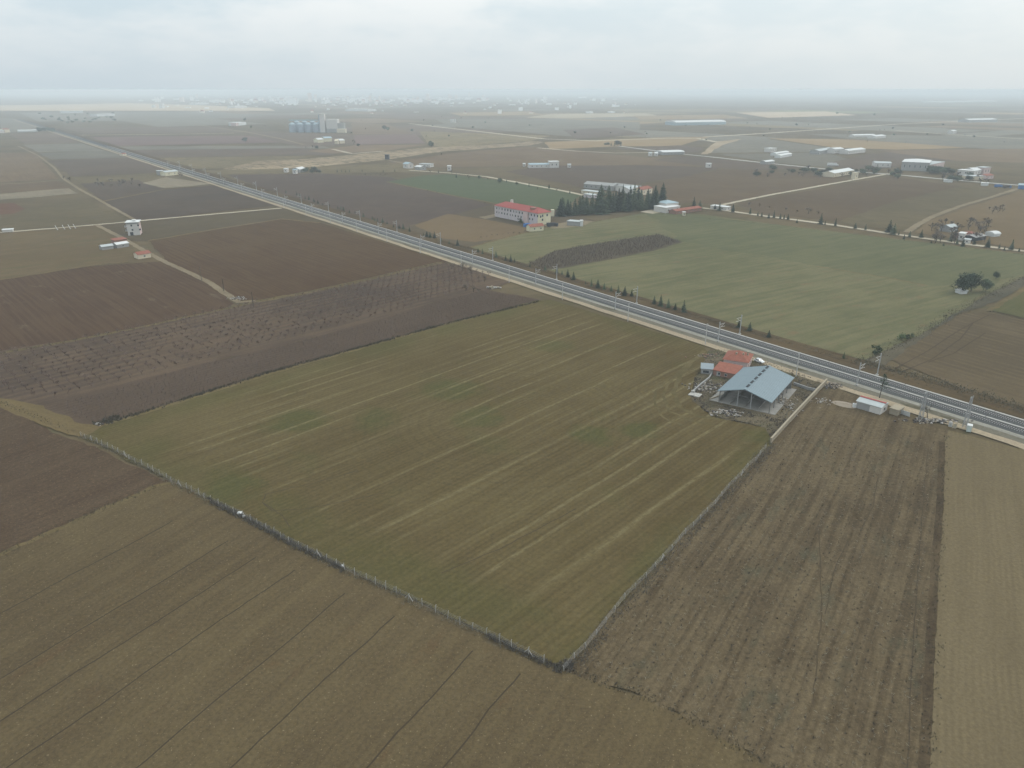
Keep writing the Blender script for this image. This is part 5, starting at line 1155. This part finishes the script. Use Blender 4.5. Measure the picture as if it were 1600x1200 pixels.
# pieces of far roofs and greenhouses near the sandy strip
for nm, lb, pa, pb, dp, h, wm in [('white_hall', 'long white hall on the sandy strip below the town, left one', (305, 164), (327, 163.5), 60, 14, m_rwhite), ('white_hall', 'long white hall on the sandy strip below the town, right one', (367, 169), (386, 168.5), 60, 12, m_rwhite),
     ('white_dome', 'small bright white block on the sandy strip, larger of two', (249, 169), (254, 169), 30, 24, m_rwhite), ('white_dome', 'tiny bright white block on the sandy strip, smaller of two', (237, 168), (241, 168), 24, 14, m_rwhite), ('white_hall', 'white hall with a bright roof left of the silos', (373, 196.5), (385, 195), 30, 8, m_rwhite), ('white_hall', 'small pinkish hall beside the bright-roofed one left of the silos', (361, 197), (369, 197), 24, 9, m_pink),
     ('white_hall', 'long pale hall among dark trees at the far left', (95, 177), (130, 176.5), 40, 9, m_rwhite), ('white_hall', 'long pale hall right of the dark trees at the far left', (152, 182), (180, 181), 40, 8, m_rwhite), ('white_hall', 'bright white factory roof right of the silo tower', (540, 173.5), (575, 174), 70, 10, m_rwhite), ('white_hall', 'long white factory on the town edge at the centre', (633, 154.5), (690, 154), 130, 18, m_rwhite),
     ('white_tower', 'bright slanted white landmark in the middle of the town', (578, 155), (582, 155), 40, 62, m_rwhite), ('white_hut', 'pair-like white houses in the far dark field, left', (704, 191.5), (708, 191.5), 16, 10, m_white), ('white_hut', 'pair-like white houses in the far dark field, right', (709, 192), (711.5, 192), 16, 11, m_white)]:
    bldg(nm, lb, pa, pb, dp, h, wm, m_rwhite, 'flat', 0, .5, cat='building')
# the town on the horizon
m_twhite, m_tcream, m_tpink = W('town_white', (.95, .95, .94)), W('town_cream', (.88, .80, .68)), W('town_pink', (.86, .74, .68))  # sunlit brightness through the haze put into paler town wall colours
tn = []
for nm, wm, rm, rt, L_, D_, H_ in (('town_block', m_twhite, m_twhite, 'flat', 26, 18, 20), ('town_house', m_tcream, m_rred, 'gable', 22, 16, 9), ('town_hall', m_twhite, m_twhite, 'flat', 60, 36, 9), ('town_tower', m_tpink, m_twhite, 'flat', 18, 18, 34), ('town_house', m_twhite, m_rgrey, 'gable', 30, 16, 8)):
    bd = MB().box(-L_ / 2, L_ / 2, -D_ / 2, D_ / 2, 0, H_)
    if rt == 'flat': rr = MB().box(-L_ / 2 - .5, L_ / 2 + .5, -D_ / 2 - .5, D_ / 2 + .5, H_ + .05, H_ + 1.0)
    else: rr = MB().prism([(-L_ / 2 - .6, H_ + .05), (L_ / 2 + .6, H_ + .05), (L_ / 2 - 6, H_ + 5), (-L_ / 2 + 6, H_ + 5)], -D_ / 2 - .6, D_ / 2 + .6)
    tn.append((nm, bd.mesh('wall', wm), rr.mesh('roof', rm)))
TL = ['hazy white flat-roofed block in the far town', 'hazy cream house with a reddish roof in the far town', 'hazy long white hall at the edge of the far town', 'hazy pinkish tower block in the far town', 'hazy grey-roofed long house in the far town']
TG = ['white blocks of the town', 'cream houses of the town', 'halls of the town', 'tower blocks of the town', 'grey-roofed houses of the town']
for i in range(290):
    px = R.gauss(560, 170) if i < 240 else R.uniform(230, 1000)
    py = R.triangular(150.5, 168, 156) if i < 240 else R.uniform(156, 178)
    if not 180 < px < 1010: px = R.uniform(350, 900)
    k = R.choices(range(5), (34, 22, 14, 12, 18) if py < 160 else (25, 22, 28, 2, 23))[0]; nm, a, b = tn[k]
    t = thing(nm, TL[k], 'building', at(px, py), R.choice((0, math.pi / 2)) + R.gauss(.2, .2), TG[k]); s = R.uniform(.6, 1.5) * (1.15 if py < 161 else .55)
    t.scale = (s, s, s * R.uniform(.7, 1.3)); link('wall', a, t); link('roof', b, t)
# trees and shrubs farther out
n = 0
def far_group(lst, protos, label, group, sq=1.0):
    for k, (px, py, h) in enumerate(sorted(lst)): plant(protos[(k * 5) % len(protos)], at(px, py), tall(px, py, py - h), '%s, %s from the left' % (label, nth(k)), 'tree', group, sq=sq)
U = R.uniform
def far_tree(proto, px, py, h, label, group, sq=1.0): plant(proto, at(px, py), tall(px, py, py - h), label, 'tree', group, sq=sq)
for k, (px, py, h) in enumerate([(527, 269, 5), (534, 269, 4), (540, 269, 4), (546, 269, 5), (566, 268, 4), (599, 269, 4), (617, 268, 4)]): far_tree(CON[k % 4], px, py, h, 'small conifer in the row right of the dark house trees, %s from the left' % nth(k), 'conifer row by the spoil bank', 1.3)
far_group([(U(476, 501), U(267, 271), U(4, 9)) for k in range(14)], PINE + BARE, 'dark tree crowding around the small white-roofed house', 'trees round the small houses', 1.4)
for k in range(18):
    px = 640 + k * 15.5 + R.uniform(-5, 5); py = 263.5 + (px - 640) * .155 + R.uniform(-3, 3)
    far_tree((PINE + TALL + BARE)[(k * 5) % 11], px, py, R.uniform(4, 9), 'dark tree along the tree-lined road, %s from the left' % nth(k), 'trees along the tree-lined road', 1.2)
for k, (px, py, h) in enumerate([(950, 227, 5), (955, 228, 6), (960, 228, 6), (965, 228, 9), (970, 228, 8), (946, 227, 4)]): far_tree((PINE + TALL)[(k * 3) % 7], px, py, h, 'dark tree in the clump at the start of the thin road', 'clump at the thin road', 1.3)
L0 = []
for k in range(34):
    px = R.choice((U(1345, 1408), U(1455, 1490), U(1495, 1560))); L0.append((px, 268 + (px - 1345) * .06 + U(-4, 8), U(6, 12)))
far_group(L0, PINE + BARE, 'dusky tree among the roadside buildings by the big warehouse', 'trees round the big warehouse', 1.4)
far_group([(1452 + k * 3.2, 271 + U(-2, 2), U(8, 12)) for k in range(9)], PINE, 'dark rounded tree at the front right corner of the big warehouse', 'trees at the warehouse corner', 1.3)
far_group([(U(1180, 1345), U(264, 278), U(4, 9)) for k in range(34)], BARE + PINE, 'hazy bush in the scrub left of the cream barn', 'scrub trees by the cream barn', 1.7)
far_group([(U(1455, 1545), U(350, 381), U(8, 18)) for k in range(44)], BARE, 'leafless tree around the farm beside the pale road', 'bare trees round the farm', 1.3)
far_group([(U(1545, 1575), U(325, 336), U(5, 9)) for k in range(10)], BARE, 'leafless bush in the striped field right of the dirt track', 'bare bushes in the striped field', 1.4)
far_group([(U(148, 208), 287 + U(-4, 5), U(4, 9)) for k in range(16)], BARE, 'bare tree in the dark orchard row left of the railway', 'bare trees of the far orchard', 1.3)
for k, (px, py, h) in enumerate([(220, 294, 9), (281, 275, 8), (284, 276, 7), (110, 283, 8), (100, 280, 7)]): far_tree(BARE[k % 4], px, py, h, ['bare tree alone at the orchard corner', 'dusky tree right of the low cream hall, left', 'dusky tree right of the low cream hall, right', 'bare tree on the dirt track junction, right', 'bare tree on the dirt track junction, left'][k], None, 1.4)
far_group([(U(60, 84), U(203, 206.5), U(3, 6)) for k in range(16)], PINE, 'dark tree in the belt beside the far railway', 'dark belt by the far railway', 1.5)
far_group([(U(60, 180), U(176, 193), U(2.5, 4.5)) for k in range(24)], PINE, 'hazy dark tree around the far-left halls', 'trees round the far-left halls', 1.6)
for k, (px, py, h) in enumerate([(601, 203, 8), (606, 204, 6), (674, 230, 9), (690, 243, 5), (553, 226, 9), (478, 233, 5), (488, 232, 7), (495, 233, 6), (560, 229, 5), (383, 222, 8)]): far_tree((PINE + BARE)[k % 7], px, py, h, 'hazy lone tree in the plain around the silos, %s' % nth(k), 'lone trees near the silos', 1.1)
far_group([(U(330, 1580), U(176, 224), U(2, 4.5)) for k in range(76)], PINE + BARE, 'hazy tree scattered over the far plain', 'scattered trees of the far plain', 1.2)
for k, (px, py, h) in enumerate([(668, 299, 3), (683, 302, 3), (698, 304, 3), (758, 318, 2.5)]): far_tree(DARKB[k % 3], px, py, h, 'low round bush on the edge of the green field, %s from the left' % nth(k), 'bushes on the field edge', 1.8)
for k in range(9): far_tree(DARKB[k % 3], 752 + k * 8.5, 371 - k * .9 + R.uniform(-1, 1), R.uniform(2.5, 4.5), 'reddish bush along the field edge below the long block', 'bushes below the long block', 1.4)
for k in range(7): far_tree(DARKB[k % 3], 555 + k * 8, 273.5, R.uniform(2, 3), 'low dark hedge bush in the line above the purple field', 'hedge bushes above the purple field', 2.4)

# ---------------------------------------------------------------- haze
hz = MB().box(-42000, 42000, -5200, 42000, -1.0, 101.5).mesh('haze', [])
m = bpy.data.materials.new('haze_air'); m.use_nodes = True; t = m.node_tree; t.nodes.clear()
out = t.nodes.new('ShaderNodeOutputMaterial'); pv = t.nodes.new('ShaderNodeVolumePrincipled')
pv.inputs['Color'].default_value = (.79, .87, .93, 1); pv.inputs['Density'].default_value = HAZE_DENSITY; pv.inputs['Anisotropy'].default_value = 0.0
t.links.new(pv.outputs[0], out.inputs['Volume'])
hz.materials.append(m); link('haze', hz, None, 'stuff')
